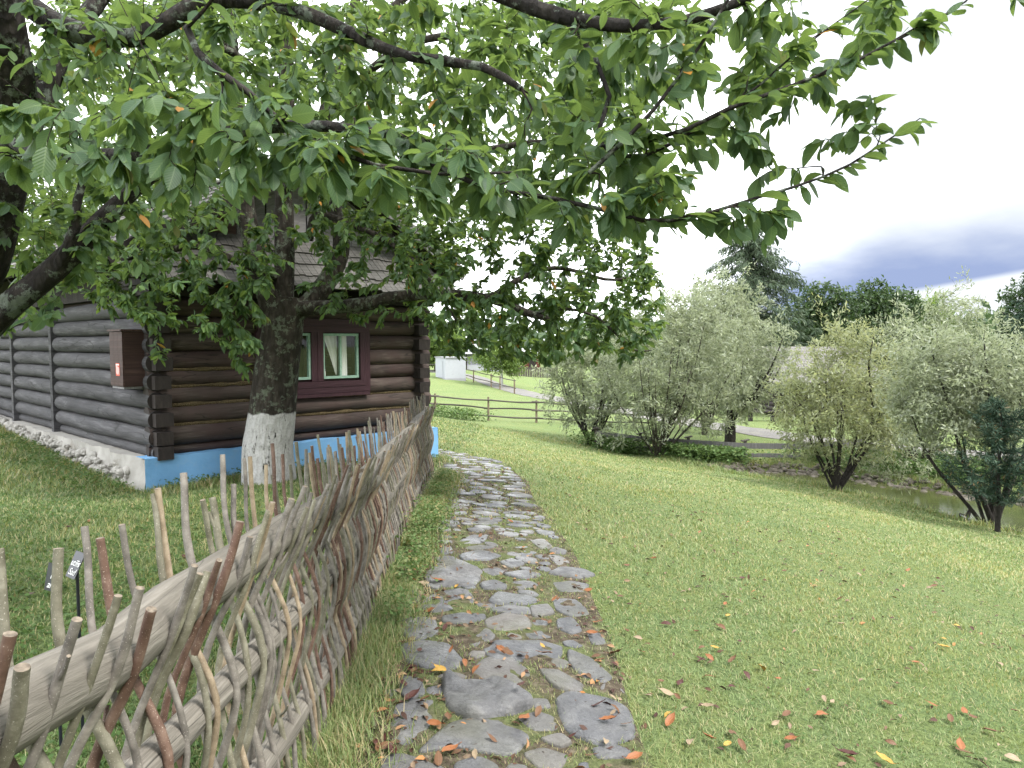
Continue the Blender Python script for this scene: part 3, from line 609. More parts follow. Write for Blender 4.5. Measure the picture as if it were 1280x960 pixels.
# rubble footing along the long wall
m = MB(); rn = np.random.default_rng(4)
def blob(m, c, r, seed, mat=0, flat=.7, tint=0.0):
    th = np.linspace(0, math.pi, 6)[1:-1]; ph = np.arange(8)*math.pi/4; pts = [(0, 0, 1)]+[(math.sin(a)*math.cos(b), math.sin(a)*math.sin(b), math.cos(a)) for a in th for b in ph]+[(0, 0, -1)]
    d = np.array(pts); rr = 1+.35*vn(d+seed, .9)+.12*vn(d+seed, 2.4); q = d*rr[:, None]*np.array(r)*np.array((1, 1, flat))+np.array(c); tr = [(0, 1+i, 1+(i+1) % 8) for i in range(8)]; qd = []
    for a in range(3): qd += [(1+a*8+i, 1+(a+1)*8+i, 1+(a+1)*8+(i+1) % 8, 1+a*8+(i+1) % 8) for i in range(8)]
    l = len(d)-1; tr += [(l, 25+(i+1) % 8, 25+i) for i in range(8)]
    m.add(q, qd, None, tint, mat, False); m.add(q, tr, None, tint, mat, False)
for i in range(420):
    v = rn.uniform(.35, 11); p = H(-.13-rn.random()*.06, v, 0); z = tz(p[0], p[1]); r = rn.uniform(.02, .065); blob(m, (p[0], p[1], z+rn.random()*max(.03, .17-z*.4)), r, i*1.7, 0, .8, rn.random())
tag(m.build('footing_rubble', M['whitewash'], house), 'row of pale loose footing stones', kind='stuff')
# cabinet on the corner
cab = thing('hose_cabinet', 'brown wooden cabinet with small red and white sticker hung on the long log wall', 'cabinet', H(-.1, .3, 1.05))
m = MB(); hbox(m, -.24, -.02, .10, .52, 1.07, 1.73); m.build('body', M['cabinet'], cab)
m = MB()
for q in range(3): hbox(m, -.262, -.242, .10+q*.14+.002, .10+(q+1)*.14-.002, 1.075, 1.725)
m.build('door', M['cabinet'], cab); m = MB(); hbox(m, -.28, -.0, .08, .54, 1.732, 1.755); m.build('lid', M['cabinet'], cab); m = MB(); hbox(m, -.25, -.05, .12, .5, 1.045, 1.068); m.build('base_strip', M['grey_plank'], cab)
m = MB(); hbox(m, -.266, -.263, .20, .32, 1.20, 1.35); st = m.build('sticker', M['red'], cab)
m = MB()
for q in range(4): hbox(m, -.2675, -.2662, .21+q*.026, .222+q*.026, 1.215+.012*(q % 2), 1.30+.008*q)
hbox(m, -.2675, -.2662, .21, .31, 1.325, 1.34); m.build('sticker_print', M['white'], cab).parent = st
jar = thing('white_jar', 'small white jar standing inside the right window corner', 'jar', H(2.345, .05, 1.115))
m = MB(); c = H(2.345, .045, 1.115); tube(m, [c+Z3*z for z in (0, .004, .06, .085, .09)], [.02, .024, .024, .018, .018], 12); m.build('body', M['white'], jar)
m = MB(); tube(m, [c+Z3*.09, c+Z3*.102], [.02, .02], 12); m.build('lid', M['white'], jar)
m = MB(); hbox(m, 1.45, 2.95, .02, .16, WZ0-.03, WZ0+.006); m.build('inner_sill', M['cabinet'], house)

# ------------------------------------------------------------------ wattle fence
def fence_x(Y): return np.interp(Y, [0, 1.1, 2.2, 3.1, 4, 5.5, 7.5, 10], [-.84, -.815, -.80, -.80, -.85, -.935, -1.03, -1.155])
fence = thing('wattle_fence', 'wattle fence of upright sticks woven through three bleached rails', 'fence', (-.8, 1, 0))
def rail_h(k, Y):
    if k == 2: return np.interp(Y, [0, 1.13, 1.4, 1.64, 2.2, 3.0, 4.2, 6, 9.4], [1.04, .985, .945, .96, .935, .86, .77, .76, .86])
    return np.interp(Y, [0, 1.8, 2.8, 4.2, 9], [.27, .26, .17, .13, .12] if k == 0 else [.72, .64, .565, .46, .50])
for k in range(3):
    cuts = [(.2, 4.2), (4.05, 7.3), (7.2, 9.95)]
    for ci, (a, b) in enumerate(cuts):
        Y = np.linspace(a, b, 34); x = fence_x(Y); z = terr(x, Y)+rail_h(k, Y); q = np.c_[x, Y, z]; q[:, 2] += .008*vn(q+k*9, .8); q[:, 0] += .008*vn(q+k*4, .9)
        r = (.062 if k == 2 else .043)*np.linspace(1.06, .86, 34)*(1+.08*vn(q+k, 1.6)); m = MB(); tube(m, q, r, 14, rough=.16, nseed=k*3+ci, capmat=1); m.build('rail', [M['rail'], M['cut_end']], fence)
for Y in (9.75, 7.25, 4.3):
    x = float(fence_x(Y))-(.13 if Y < 9 else .05); z = tz(x, Y); m = MB(); tube(m, [(x, Y, z-.2), (x+.01, Y, z+.5), (x, Y+.02, z+(.93 if Y > 9 else float(rail_h(2, Y))+.02))], [.065, .06, .055], 10, rough=.12, capmat=1); m.build('post', [M['rail'], M['cut_end']], fence)
rn = random.Random(21); sticks = []
Y = .55
while Y < 9.95:
    sticks.append(Y); Y += (rn.uniform(.032, .056) if Y < 2.6 else rn.uniform(.023, .042)) if Y > 1 else .06
side = 1; tail = MB(); cnt = 0
vis = [s for s in sticks if s > 1.05]; sm_mats = [M['stick_olive'], M['stick_red'], M['stick_tan'], M['stick_grey'], M['cut_end']]
for idx, Y in enumerate(sticks):
    side = -side if rn.random() < .88 else side
    near = Y < 3.6; rs = rn.uniform(.0085, .0125) if Y < 2.2 else rn.uniform(.0068, .0095) if Y < 4.5 else rn.uniform(.0062, .0088)
    g0 = tz(float(fence_x(Y)), Y); hb, hm, ht = (float(rail_h(k, Y)) for k in range(3))
    top = ht+(rn.uniform(.09, .19) if side > 0 else rn.uniform(.17, .30))
    if Y > 5: top = ht+(rn.uniform(.05, .15) if side > 0 else rn.uniform(.10, .26))
    lean = rn.uniform(-.02, .05); w = .036+rs; wt = (.058 if Y < 3 else .05)+rs
    amp = rn.uniform(.75, 1.0)
    hs = [-.06, hb, hm, ht]; wr = [side*w*1.0*amp+.01, side*w*.85, -side*w*.85, side*wt*.95]
    x0 = lambda hh: float(fence_x(Y+lean*hh))
    pts = [(x0(h)+o+rn.uniform(-.008, .008), Y+lean*h+rn.uniform(-.012, .012), g0+h*1.0) for h, o in zip(hs, wr)]
    dx = side*(rn.uniform(.24, .40) if side > 0 else rn.uniform(.04, .20)); e = top-ht
    pts.append((pts[-1][0]+dx*e, Y+lean*top+rn.uniform(-.02, .03), g0+top))
    q = spline(pts, 26); q[:, 0] += .0025*np.sin(q[:, 2]*19+idx); q[:, 1] += .004*np.sin(q[:, 2]*11+idx*2)
    r = rs*np.linspace(1.1, .82, 26)*(1+.10*np.maximum(0, vn(q*3+idx, 3.)))
    mt = rn.choices([0, 1, 2, 3], [.34, .26, .12, .34] if Y < 5 else [.28, .12, .12, .5])[0]
    if Y < 1.9 and side > 0: mt = rn.choice([0, 0, 3, 1])
    if cnt < 100 and Y > .8:
        m = MB(); tube(m, q, r, 9, tint=rn.random(), mat=mt, capmat=4, rough=.07, nseed=idx)
        if rn.random() < .25:      # a pruned side shoot
            k = rn.randint(8, 22); dv = np.array((rn.uniform(-.5, 1), rn.uniform(-1, 1), .9)); dv /= np.linalg.norm(dv); tube(m, [q[k], q[k]+dv*.03, q[k]+dv*.055+np.array((0, 0, .012))], [r[k]*.6, r[k]*.5, r[k]*.42], 6, tint=.3, mat=mt, capmat=4)
        m.build('stick', sm_mats, fence); cnt += 1
    else: tube(tail, q, r, 6, tint=rn.random(), mat=mt, capmat=4)
tag(tail.build('sticks', sm_mats, fence), 'thin sticks of the far part of the fence', kind='stuff')

# ------------------------------------------------------------------ path stones
Zm = 2.4
def zz(*pts): return [(480+x/Zm, 560+y/Zm) for x, y in pts]
S = [((125, 915), (160, 880), (200, 840), (260, 822), (350, 820), (425, 870), (375, 925), (300, 915), (220, 900)),
     ((190, 705), (240, 705), (330, 730), (420, 755), (430, 775), (370, 800), (260, 812), (200, 780)),
     ((525, 765), (560, 745), (680, 765), (720, 790), (740, 870), (650, 890), (560, 850)),
     ((270, 680), (300, 640), (370, 630), (420, 670), (430, 705), (350, 710), (275, 700)),
     ((310, 610), (340, 585), (450, 582), (520, 600), (515, 630), (430, 645), (340, 635)),
     ((60, 600), (130, 585), (190, 600), (225, 640), (200, 665), (120, 660), (70, 640)),
     ((470, 670), (520, 668), (590, 710), (580, 740), (510, 720)), ((560, 620), (620, 640), (685, 690), (660, 705), (600, 690), (560, 650)),
     ((310, 520), (360, 505), (420, 515), (435, 540), (360, 550), (315, 540)), ((240, 535), (310, 545), (330, 570), (290, 600), (240, 580)),
     ((405, 545), (480, 545), (500, 570), (440, 575)), ((320, 490), (370, 478), (430, 485), (440, 500), (370, 503)),
     ((120, 470), (160, 435), (250, 435), (260, 470), (200, 493), (130, 490)), ((180, 508), (240, 500), (285, 520), (240, 532), (180, 525)),
     ((510, 460), (570, 455), (615, 500), (560, 508), (520, 490)), ((520, 522), (560, 514), (590, 550), (560, 560), (525, 545)),
     ((320, 462), (350, 440), (420, 448), (460, 462), (420, 474), (340, 472)), ((30, 830), (40, 785), (100, 765), (140, 765), (150, 800), (130, 860), (60, 890), (25, 870)),
     ((50, 730), (60, 690), (110, 700), (120, 740), (70, 757)), ((630, 912), (690, 897), (735, 915), (720, 933), (650, 937)),
     ((600, 950), (700, 943), (760, 960), (770, 1010), (600, 1010)), ((0, 935), (60, 928), (120, 943), (170, 965), (100, 1010), (0, 1010)),
     ((220, 955), (290, 938), (340, 962), (330, 1010), (220, 1010)), ((470, 880), (530, 866), (562, 893), (530, 905)), ((60, 520), (150, 518), (160, 560), (110, 578), (60, 560)),
     ((0, 725), (40, 730), (20, 750), (0, 750)), ((510, 407), (560, 402), (610, 412), (600, 432), (530, 432)), ((500, 380), (530, 362), (590, 366), (630, 383), (580, 394)),
     ((290, 412), (330, 400), (365, 408), (360, 427), (300, 427)), ((375, 405), (440, 402), (462, 415), (410, 427)), ((135, 380), (170, 352), (240, 347), (285, 375), (270, 410), (190, 417), (140, 405)),
     ((295, 368), (340, 357), (375, 370), (330, 386)), ((362, 382), (420, 374), (470, 385), (420, 397)), ((230, 323), (290, 312), (345, 325), (310, 340), (240, 338)),
     ((225, 283), (265, 264), (305, 270), (290, 288), (235, 292)), ((380, 302), (430, 297), (460, 315), (420, 330)), ((240, 302), (290, 293), (330, 300), (280, 309)),
     ((430, 268), (470, 267), (505, 298), (470, 305)), ((492, 322), (530, 327), (560, 350), (520, 353)), ((170, 300), (205, 293), (220, 315), (175, 322)), ((345, 345), (385, 338), (420, 352), (380, 362)),
     ((160, 690), (200, 672), (250, 690), (215, 702)), ((440, 480), (490, 470), (510, 500), (450, 510)), ((60, 440), (105, 425), (125, 450), (80, 470)), ((265, 500), (300, 495), (305, 515), (275, 522)), ((610, 560), (650, 560), (665, 590), (625, 592))]
polys = []
for s in S: polys.append(np.array([G(*p)[:2] for p in zz(*s)]))
pc = spline(PATHC, 400); seg = np.r_[0, np.cumsum(np.linalg.norm(np.diff(pc, axis=0), axis=1))]
rn = random.Random(9)
def gen_rows(s0, s1):
    s = s0
    while s < s1:
        i = np.searchsorted(seg, s); i = min(i, 398); c = pc[i]; tg = pc[i+1]-pc[i]; tg /= np.linalg.norm(tg); nr = np.array((tg[1], -tg[0])); dl = rn.uniform(.17, .27); x = -.52+rn.uniform(-.05, .05)
        while x < .46:
            w = rn.uniform(.18, .42); w = min(w, .54-x)
            if w > .12 and rn.random() < .93:
                cc = c+nr*(x+w/2)+tg*rn.uniform(-.05, .05); k = rn.randint(6, 8); a0 = rn.random()
                polys.append(np.array([cc+nr*math.cos(a0+6.283*q/k)*w*.5*rn.uniform(.8, 1)+tg*math.sin(a0+6.283*q/k)*dl*.50*rn.uniform(.75, 1) for q in range(k)]))
            x += w+.012
        s += dl+.005
far_start = seg[np.argmin(np.abs(pc[:, 1]-G(600, 655)[1]))]; gen_rows(far_start, seg[-1]-1.2)
gen_rows(.4, seg[np.argmin(np.abs(pc[:, 1]-2.35))])
nfill = 0
for _ in range(2600):
    i = rn.randint(20, 380); c = pc[i]
    if not 2.3 < c[1] < 7.6: continue
    tg = pc[i+1]-pc[i]; tg /= np.linalg.norm(tg); nr = np.array((tg[1], -tg[0])); cc = c+nr*rn.uniform(-.50, .50); r = rn.uniform(.045, .12)
    if min([float(-poly_sd(cc[None], q_)[0]) for q_ in polys if abs(q_[0]-cc).max() < .7]+[1.]) < r*.95: continue
    k = rn.randint(5, 7); a0 = rn.random(); polys.append(np.array([cc+np.array((math.cos(a0+6.283*q/k), math.sin(a0+6.283*q/k)))*r*rn.uniform(.8, 1.15) for q in range(k)])); nfill += 1
    if nfill > 75: break
pcs = []
def chaikin(p, it=2):
    for k_ in range(it): q = np.roll(p, -1, 0); w_ = (.86, .76)[min(k_, 1)]; p = np.stack([w_*p+(1-w_)*q, (1-w_)*p+w_*q], 1).reshape(-1, 2)
    return p
info = []
for si, p in enumerate(polys):
    c = p.mean(0); p = c+(p-c)*(1.2 if si < 46 else 1.12); p = chaikin(p); n = len(p); raised = si == 1; h = .055 if raised else rn.uniform(.006, .020); rings = [(1.03, -.05), (1.0, h*.35), (.95, h*.8), (.88, h), (.68, h*1.05), (.45, h*1.08), (.22, h*1.06)]
    rough = .034 if raised else .020 if si in (9, 12, 30) else .007; Vs = []
    tilt = np.array((rn.uniform(-.03, .03), rn.uniform(-.03, .03)))
    for rs, hz in rings:
        q = c+(p-c)*rs; q3 = np.c_[q, np.full(n, si*1.3)]; k = .05*vn(q3, 9)*(rs > .9); q = q+(q-c)*k[:, None]; z = terr(q[:, 0], q[:, 1])+hz+(rough*(vn(np.c_[q, np.zeros(n)], 7)+.8*vn(np.c_[q, np.zeros(n)], 17))+(q-c)@tilt)*(hz > 0); Vs.append(np.c_[q, z])
    Vs.append(np.array([[c[0], c[1], tz(*c)+rings[-1][1]]])); Vv = np.vstack(Vs); nr_ = len(rings); i = np.repeat(np.arange(nr_-1), n); j = np.tile(np.arange(n), nr_-1)
    a2 = np.roll(p, -1, 0); area = .5*np.sum(p[:, 0]*a2[:, 1]-a2[:, 0]*p[:, 1])
    F = np.c_[i*n+j, i*n+(j+1) % n, (i+1)*n+(j+1) % n, (i+1)*n+j]; jj_ = np.arange(n); T3 = np.c_[(nr_-1)*n+jj_, (nr_-1)*n+(jj_+1) % n, np.full(n, nr_*n)]
    if area < 0: F = F[:, ::-1]; T3 = T3[:, ::-1]
    m = MB(); m.add(Vv, F); v0_ = m.n; m.f[3].append((T3, np.zeros((n*3, 2)), np.zeros(n), np.full(n, True)))
    org = (c[0], c[1], tz(*c))
    class _E: pass
    me_o = m.build('path_stone', M['stone']); me_o.data.transform(Matrix.Translation((-org[0], -org[1], -org[2]))); me_o.location = org
    d = np.linalg.norm(pc-c, axis=1); k = int(np.argmin(d)); tg = pc[min(k+1, 399)]-pc[max(k-1, 0)]; off = float(tg[1]*(c[0]-pc[k][0])-tg[0]*(c[1]-pc[k][1]))/np.linalg.norm(tg); info.append((me_o, off, float(c[1]), abs(area), si)); pcs.append((c, p))
special = {0: 'big flat dark slab with a broken edge, nearest in the path centre', 1: 'raised knobbly grey rock with pits, roughest of the path', 2: 'wide angular slab on the right edge of the path under a thin orange leaf',
           3: 'rounded smooth grey stone just beyond the knobbly rock', 4: 'wide rounded stone with an orange leaf, beyond the smooth grey one', 5: 'flat bluish stone at the left path edge beside orange leaves', 17: 'mossy slab under dark red leaves at the left path edge', 19: 'small ribbed pale stone at the near lawn corner of the path'}
def ordinal(k):
    w = ['first', 'second', 'third', 'fourth', 'fifth', 'sixth', 'seventh', 'eighth', 'ninth', 'tenth', 'eleventh', 'twelfth']
    return w[k] if k < 12 else f"{k+1}{'th' if 10 <= (k+1) % 100 <= 20 else {1: 'st', 2: 'nd', 3: 'rd'}.get((k+1) % 10, 'th')}"
LN = ['hard against the fence verge', 'left of the path centre', 'along the path centre', 'right of the path centre', 'hard against the lawn']
lanes = [[] for _ in LN]
for o, off, y, ar, si in info: lanes[int(np.clip((off+.55)/.22, 0, 4))].append((y, o, ar, si))
for ln, L_ in zip(LN, lanes):
    L_.sort(key=lambda a: a[0])
    for k, (y, o, ar, si) in enumerate(L_):
        sz = 'broad' if ar > .07 else 'middling' if ar > .035 else 'small'
        tag(o, special.get(si, f'{sz} flat stone {ln}, {ordinal(k)} from the near end'), 'stone', 'flat stones set in the footpath')

# ------------------------------------------------------------------ leaves and trees
def leaf_tpl(rows, width=.25, fold=.22, droop=.18, petiole=.0):
    v, f, uv = [], [], []
    for x, w in rows: v += [(x, w*width*2, abs(w)*fold-droop*x*x), (x, 0, -droop*x*x), (x, -w*width*2, abs(w)*fold-droop*x*x)]
    for i in range(len(rows)-1):
        a = i*3
        for s in (0, 1): f.append((a+s, a+s+1, a+s+4, a+s+3)); y0, y1 = (1, 0) if s == 0 else (0, -1); uv += [(rows[i][0], y0*rows[i][1]*2), (rows[i][0], y1*rows[i][1]*2), (rows[i+1][0], y1*rows[i+1][1]*2), (rows[i+1][0], y0*rows[i+1][1]*2)]
    return np.array(v, float), np.array(f), np.array(uv, float)
LEAF_HI = leaf_tpl([(-.16, .012), (0, .02), (.10, .20), (.28, .40), (.47, .5), (.66, .48), (.83, .32), (.93, .15), (1.0, .01)], .25, .13, .20)
LEAF_MD = leaf_tpl([(-.1, .01), (.03, .10), (.35, .44), (.68, .46), (1.0, .02)], .24, .16, .2)
LEAF_LO = leaf_tpl([(0, .08), (.5, .5), (1.0, .06)], .24, .16, .2)
LEAF_TH = leaf_tpl([(0, .15), (.5, .5), (1.0, .05)], .10, .05, .15)
QUADL = (np.array([(0, -.5, 0), (1, -.25, 0), (1, .25, 0), (0, .5, 0)], float), np.array([(0, 1, 2, 3)]), np.zeros((4, 2)))
def leaves(mb, tpl, pos, dirs, size, tint, up=None, mat=0, roll=.5, wscale=None, rng=RNG):
    n = len(pos)
    if n == 0: return
    d = dirs/(np.linalg.norm(dirs, axis=1)[:, None]+1e-9); u = np.tile((0, 0, 1.), (n, 1)) if up is None else up; u = u+rng.normal(size=(n, 3))*roll
    u = u-d*np.sum(u*d, 1)[:, None]; u /= np.linalg.norm(u, axis=1)[:, None]+1e-9; s = np.cross(u, d)
    tv, tf, tuv = tpl; k = len(tv); size = np.broadcast_to(size, (n,)); ws = np.ones(n) if wscale is None else wscale
    curl = rng.uniform(.2, 1.9, n)
    V = pos[:, None, :]+size[:, None, None]*(d[:, None, :]*tv[None, :, 0, None]+s[:, None, :]*(tv[None, :, 1]*ws[:, None])[:, :, None]+u[:, None, :]*(tv[None, :, 2]*curl[:, None])[:, :, None])
    F = (tf[None]+(np.arange(n)*k)[:, None, None]).reshape(-1, tf.shape[1]); mb.add(V.reshape(-1, 3), F, np.tile(tuv, (n, 1)), np.repeat(tint, k), mat)

def poly_targets(poly, n, y0, y1, rng, dens=None):
    poly = np.array(poly, float); lo = poly.min(0); hi = poly.max(0); out = []
    while len(out) < n:
        p = lo+rng.random((n*2, 2))*(hi-lo); k = poly_sd(p, poly) > 0; p = p[k]
        if dens is not None: p = p[rng.random(len(p)) < dens(p)]
        for q in p: out.append(P(q[0], q[1], rng.uniform(y0, y1)))
    return np.array(out[:n])
def blob_targets(c, r, n, rng, shell=.35):
    d = rng.normal(size=(n, 3)); d /= np.linalg.norm(d, axis=1)[:, None]; rr = (shell+(1-shell)*rng.random(n))**(.6); q = d*rr[:, None]
    return np.array(c)+q*np.array(r)*(1+.22*vn(d*1.7+np.array(c), 1.2))[:, None]

def grow(trunk_mb, crown_mb, limbs, targets, leafspec, twig_mat, bark_mat_i=0, rng=RNG, maxlen=3.0, minr=.0028, sides=4, droop=.12, twigs_r=.010):
    """limbs: (points, r0, r1) already in world space. Then every target gets a branch from the nearest wood."""
    nodes, nrad, ndir = [], [], []
    for pts, r0, r1, *rest in limbs:
        n = max(6, int(np.sum(np.linalg.norm(np.diff(np.asarray(pts), axis=0), axis=1))/.12)); n = min(n, 60); q = spline(pts, n); r = np.linspace(1, 0, n)**.8*(r0-r1)+r1
        q = q+np.c_[vn(q*1.0, .9), vn(q+9, .9), vn(q+19, .9)]*np.minimum(r*.6, .03)[:, None]
        tube(trunk_mb, q, r, 14 if r0 > .12 else 8 if r0 > .03 else 6, rough=.13 if r0 > .05 else .06, nseed=r0*50, cap=True)
        t_ = np.gradient(q, axis=0); st = int(n*(rest[0] if rest else .25)); nodes.append(q[st:]); nrad.append(r[st:]); ndir.append(t_[st:]/np.linalg.norm(t_[st:], axis=1)[:, None])
    nodes = np.vstack(nodes); nrad = np.concatenate(nrad); ndir = np.vstack(ndir)
    cap = len(nodes)+len(targets)*8; NN = np.empty((cap, 3)); NR = np.empty(cap); ND = np.empty((cap, 3)); c = len(nodes); NN[:c] = nodes; NR[:c] = nrad; ND[:c] = ndir
    d0 = np.array([np.min(np.linalg.norm(nodes-t_, axis=1)) for t_ in targets]); order = np.argsort(d0)
    LP, LD, LT = [], [], []
    for ti in order:
        t_ = targets[ti]; dv = t_-NN[:c]; d = np.linalg.norm(dv, axis=1); cosang = np.sum(dv*ND[:c], 1)/(d+1e-6); cost = d*(1.25-.35*cosang)+.3*(d < .06); k = int(np.argmin(cost)); L = d[k]
        if L > maxlen: continue
        a = NN[k]; td = dv[k]/(L+1e-9); d1 = ND[k]*.5+td*.7+np.array((0, 0, .15)); d1 /= np.linalg.norm(d1); mid = a+d1*L*.45; mid2 = a*.3+t_*.7+np.array((0, 0, droop*L*.5))+rng.normal(size=3)*L*.05
        n = 7; q = spline([a, mid, mid2, t_+np.array((0, 0, -droop*L*.3))], n); r0 = min(NR[k]*.75, twigs_r*(.35+L)); r = np.linspace(max(r0, minr), minr*.7, n)
        tube(crown_mb, q, r, sides, mat=1, cap=False); dd = np.gradient(q, axis=0); dd /= np.linalg.norm(dd, axis=1)[:, None]
        m_ = n-1; NN[c:c+m_] = q[1:]; NR[c:c+m_] = r[1:]; ND[c:c+m_] = dd[1:]; c += m_
        sp = leafspec; nl = max(3, int(rng.poisson(sp['n']))); span = min(1.0, sp['span']/max(L, .05)); f = 1-span*(np.arange(nl)+rng.random(nl)*.8)/nl if sp.get('alt') else 1-span*rng.random(nl)**1.1
        if not sp.get('alt'): f[:max(1, nl//5)] = 1.0
        idx = np.clip(f*(n-1), 0, n-1.001); i0 = idx.astype(int); fr = (idx-i0)[:, None]; LP.append(q[i0]*(1-fr)+q[i0+1]*fr)
        if sp.get('alt'): sv = np.cross(dd[i0], (0, 0, 1.)); sv /= np.linalg.norm(sv, axis=1)[:, None]+1e-6; tip = np.clip((f-.93)/.07, 0, 1)[:, None]; LD.append(dd[i0]*(.75+tip)+sv*((-1.)**np.arange(nl))[:, None]*(.95-.7*tip))
        else: LD.append(dd[i0])
    sp = leafspec
    if sp.get('limbleaf'):
        for pts_, r0, r1, *rest in limbs:
            if r0 > .021: continue
            ln = np.sum(np.linalg.norm(np.diff(np.asarray(pts_), axis=0), axis=1)); k_ = int(ln*sp['limbleaf']); q = spline(pts_, k_+2); st = int(k_*.15); LP.append(q[st:]); LD.append(np.gradient(q, axis=0)[st:]/np.linalg.norm(np.gradient(q, axis=0)[st:], axis=1)[:, None])
    LP = np.vstack(LP); LD = np.vstack(LD); n = len(LP)
    rdir = rng.normal(size=(n, 3)); dirs = LD*sp.get('fwd', .5)+rdir*sp.get('spread', .55)+np.array((0, 0, -sp.get('hang', .45)))
    size = sp['size']*np.clip(rng.normal(1, .28, n), .4, 1.6); tint = rng.random(n)*.93; tint[rng.random(n) < sp.get('yellow', .012)] = .97
    if sp.get('jit'): LP = LP+rng.normal(size=(n, 3))*sp['jit']
    leaves(crown_mb, sp['tpl'], LP, dirs, size, tint, roll=sp.get('roll', .6), mat=0, rng=rng, wscale=rng.uniform(.72, 1.25, n))
    return n
def make_tree(name, label, cat, base, limbs, targets, spec, leafm, barkm, group=None, twig='bark_twig', **kw):
    root = thing(name, label, cat, base, group); tm, cm = MB(), MB(); n = grow(tm, cm, limbs, targets, spec, None, **kw)
    tm.build('trunk', M[barkm], root); cm.build('crown', [M[leafm], M[twig]], root); return root

# main whitewashed cherry in front of the gable wall
YT = 8.6; B = P(337, 600, YT); B[2] = tz(B[0], B[1])-.15
def pts(*a): return [P(*p) for p in a]
rng = np.random.default_rng(101)
crotch = P(352, 395, YT)
limbs = [([B, B+np.array((.0, 0, .25)), P(336, 560, YT), P(341, 520, YT), P(347, 450, YT), P(354, 400, YT), P(356, 372, YT)], .37, .182, .9),
         (pts((345, 400, YT), (322, 335, YT-.1), (306, 250, YT-.2), (296, 120, YT-.4), (285, 0, YT-.5), (260, -200, YT-.8), (230, -420, YT-1)), .135, .03, .3),
         (pts((352, 400, YT), (354, 330, YT), (355, 240, YT), (360, 120, YT-.1), (362, 0, YT), (380, -200, YT+.2), (400, -450, YT)), .13, .03, .3),
         (pts((360, 400, YT), (400, 360, YT+.1), (425, 310, YT+.15), (415, 250, YT+.2), (400, 180, YT+.3), (430, 60, YT+.5), (470, -120, YT+.6), (520, -350, YT+.6)), .125, .03, .3),
         (pts((365, 385, YT), (400, 384, YT-.2), (450, 382, YT-.4), (500, 372, YT-.6), (555, 368, YT-.8), (610, 372, YT-1), (665, 392, YT-1.1), (690, 398, YT-1.2)), .095, .02, .25),
         (pts((610, 372, YT-1), (655, 345, YT-.8), (700, 335, YT-.6), (760, 350, YT-.5), (800, 345, YT-.4)), .035, .01, .2),
         (pts((665, 392, YT-1.1), (700, 385, YT-1.2), (745, 395, YT-1.3), (790, 435, YT-1.3), (815, 438, YT-1.3)), .022, .008, .2),
         (pts((385, 300, YT), (395, 268, YT-.1), (440, 280, YT-.4), (490, 305, YT-.7), (530, 340, YT-.9), (570, 400, YT-1)), .05, .012, .2),
         (pts((352, 350, YT), (300, 330, YT-.5), (240, 310, YT-.8), (180, 330, YT-1), (140, 350, YT-1.1)), .055, .012, .2),
         (pts((400, 180, YT+.3), (450, 150, YT), (520, 180, YT-.3), (600, 185, YT-.5), (680, 178, YT-.7), (760, 195, YT-.8)), .07, .015, .2),
         (pts((355, 240, YT), (400, 160, YT-.8), (500, 60, YT-1.3), (620, 40, YT-1.6), (740, 30, YT-1.8)), .06, .015, .2),
         (pts((352, 120, YT), (280, 60, YT-.8), (190, 90, YT-1.3), (110, 60, YT-1.6)), .05, .012, .2),
         (pts((430, 60, YT+.5), (560, -40, YT+1), (700, -60, YT+1.2), (800, 20, YT+1.5)), .06, .015, .2)]
T = [poly_targets([(60, 0), (840, 0), (850, 120), (800, 200), (760, 260), (640, 300), (560, 280), (400, 220), (240, 230), (60, 260)], 1150, 6.4, 11, rng),
     poly_targets([(500, 280), (560, 270), (700, 250), (800, 280), (835, 320), (825, 380), (840, 430), (800, 455), (750, 455), (700, 450), (640, 452), (600, 445), (545, 440), (540, 400), (500, 350)], 560, 6.7, 8.9, rng),
     poly_targets([(100, 250), (330, 250), (350, 330), (320, 395), (230, 400), (140, 400), (90, 330)], 130, 6.9, 8.4, rng),
     poly_targets([(150, 370), (320, 350), (335, 400), (320, 450), (285, 430), (250, 420), (160, 405)], 55, 6.9, 7.9, rng),
     poly_targets([(265, 400), (300, 400), (320, 465), (305, 470), (285, 430)], 10, 7.2, 7.6, rng), poly_targets([(192, 432), (220, 432), (215, 445), (192, 445)], 2, 7.4, 7.6, rng),
     poly_targets([(400, 290), (520, 300), (530, 380), (505, 412), (440, 405), (400, 390)], 60, 7.3, 8.6, rng),
     poly_targets([(370, 230), (560, 190), (580, 290), (500, 310), (380, 290)], 110, 7.6, 9, rng),
     poly_targets([(210, 230), (330, 210), (560, 220), (540, 350), (420, 365), (230, 360)], 120, 6.9, 8.3, rng), poly_targets([(60, 270), (230, 250), (260, 370), (100, 385)], 70, 6.6, 8.4, rng),
     poly_targets([(40, -420), (900, -420), (880, 0), (40, 0)], 360, 6.5, 11, rng)]
spec = dict(n=17, span=.62, size=.080, tpl=LEAF_MD, hang=.6, yellow=.010, fwd=.8, spread=.4, alt=1)
make_tree('cherry_tree', 'big cherry tree with whitewashed trunk base in front of the log cottage', 'tree', (B[0], B[1], B[2]), limbs, np.vstack(T), spec, 'leaf_mid', 'bark_main', rng=rng, maxlen=3.2)

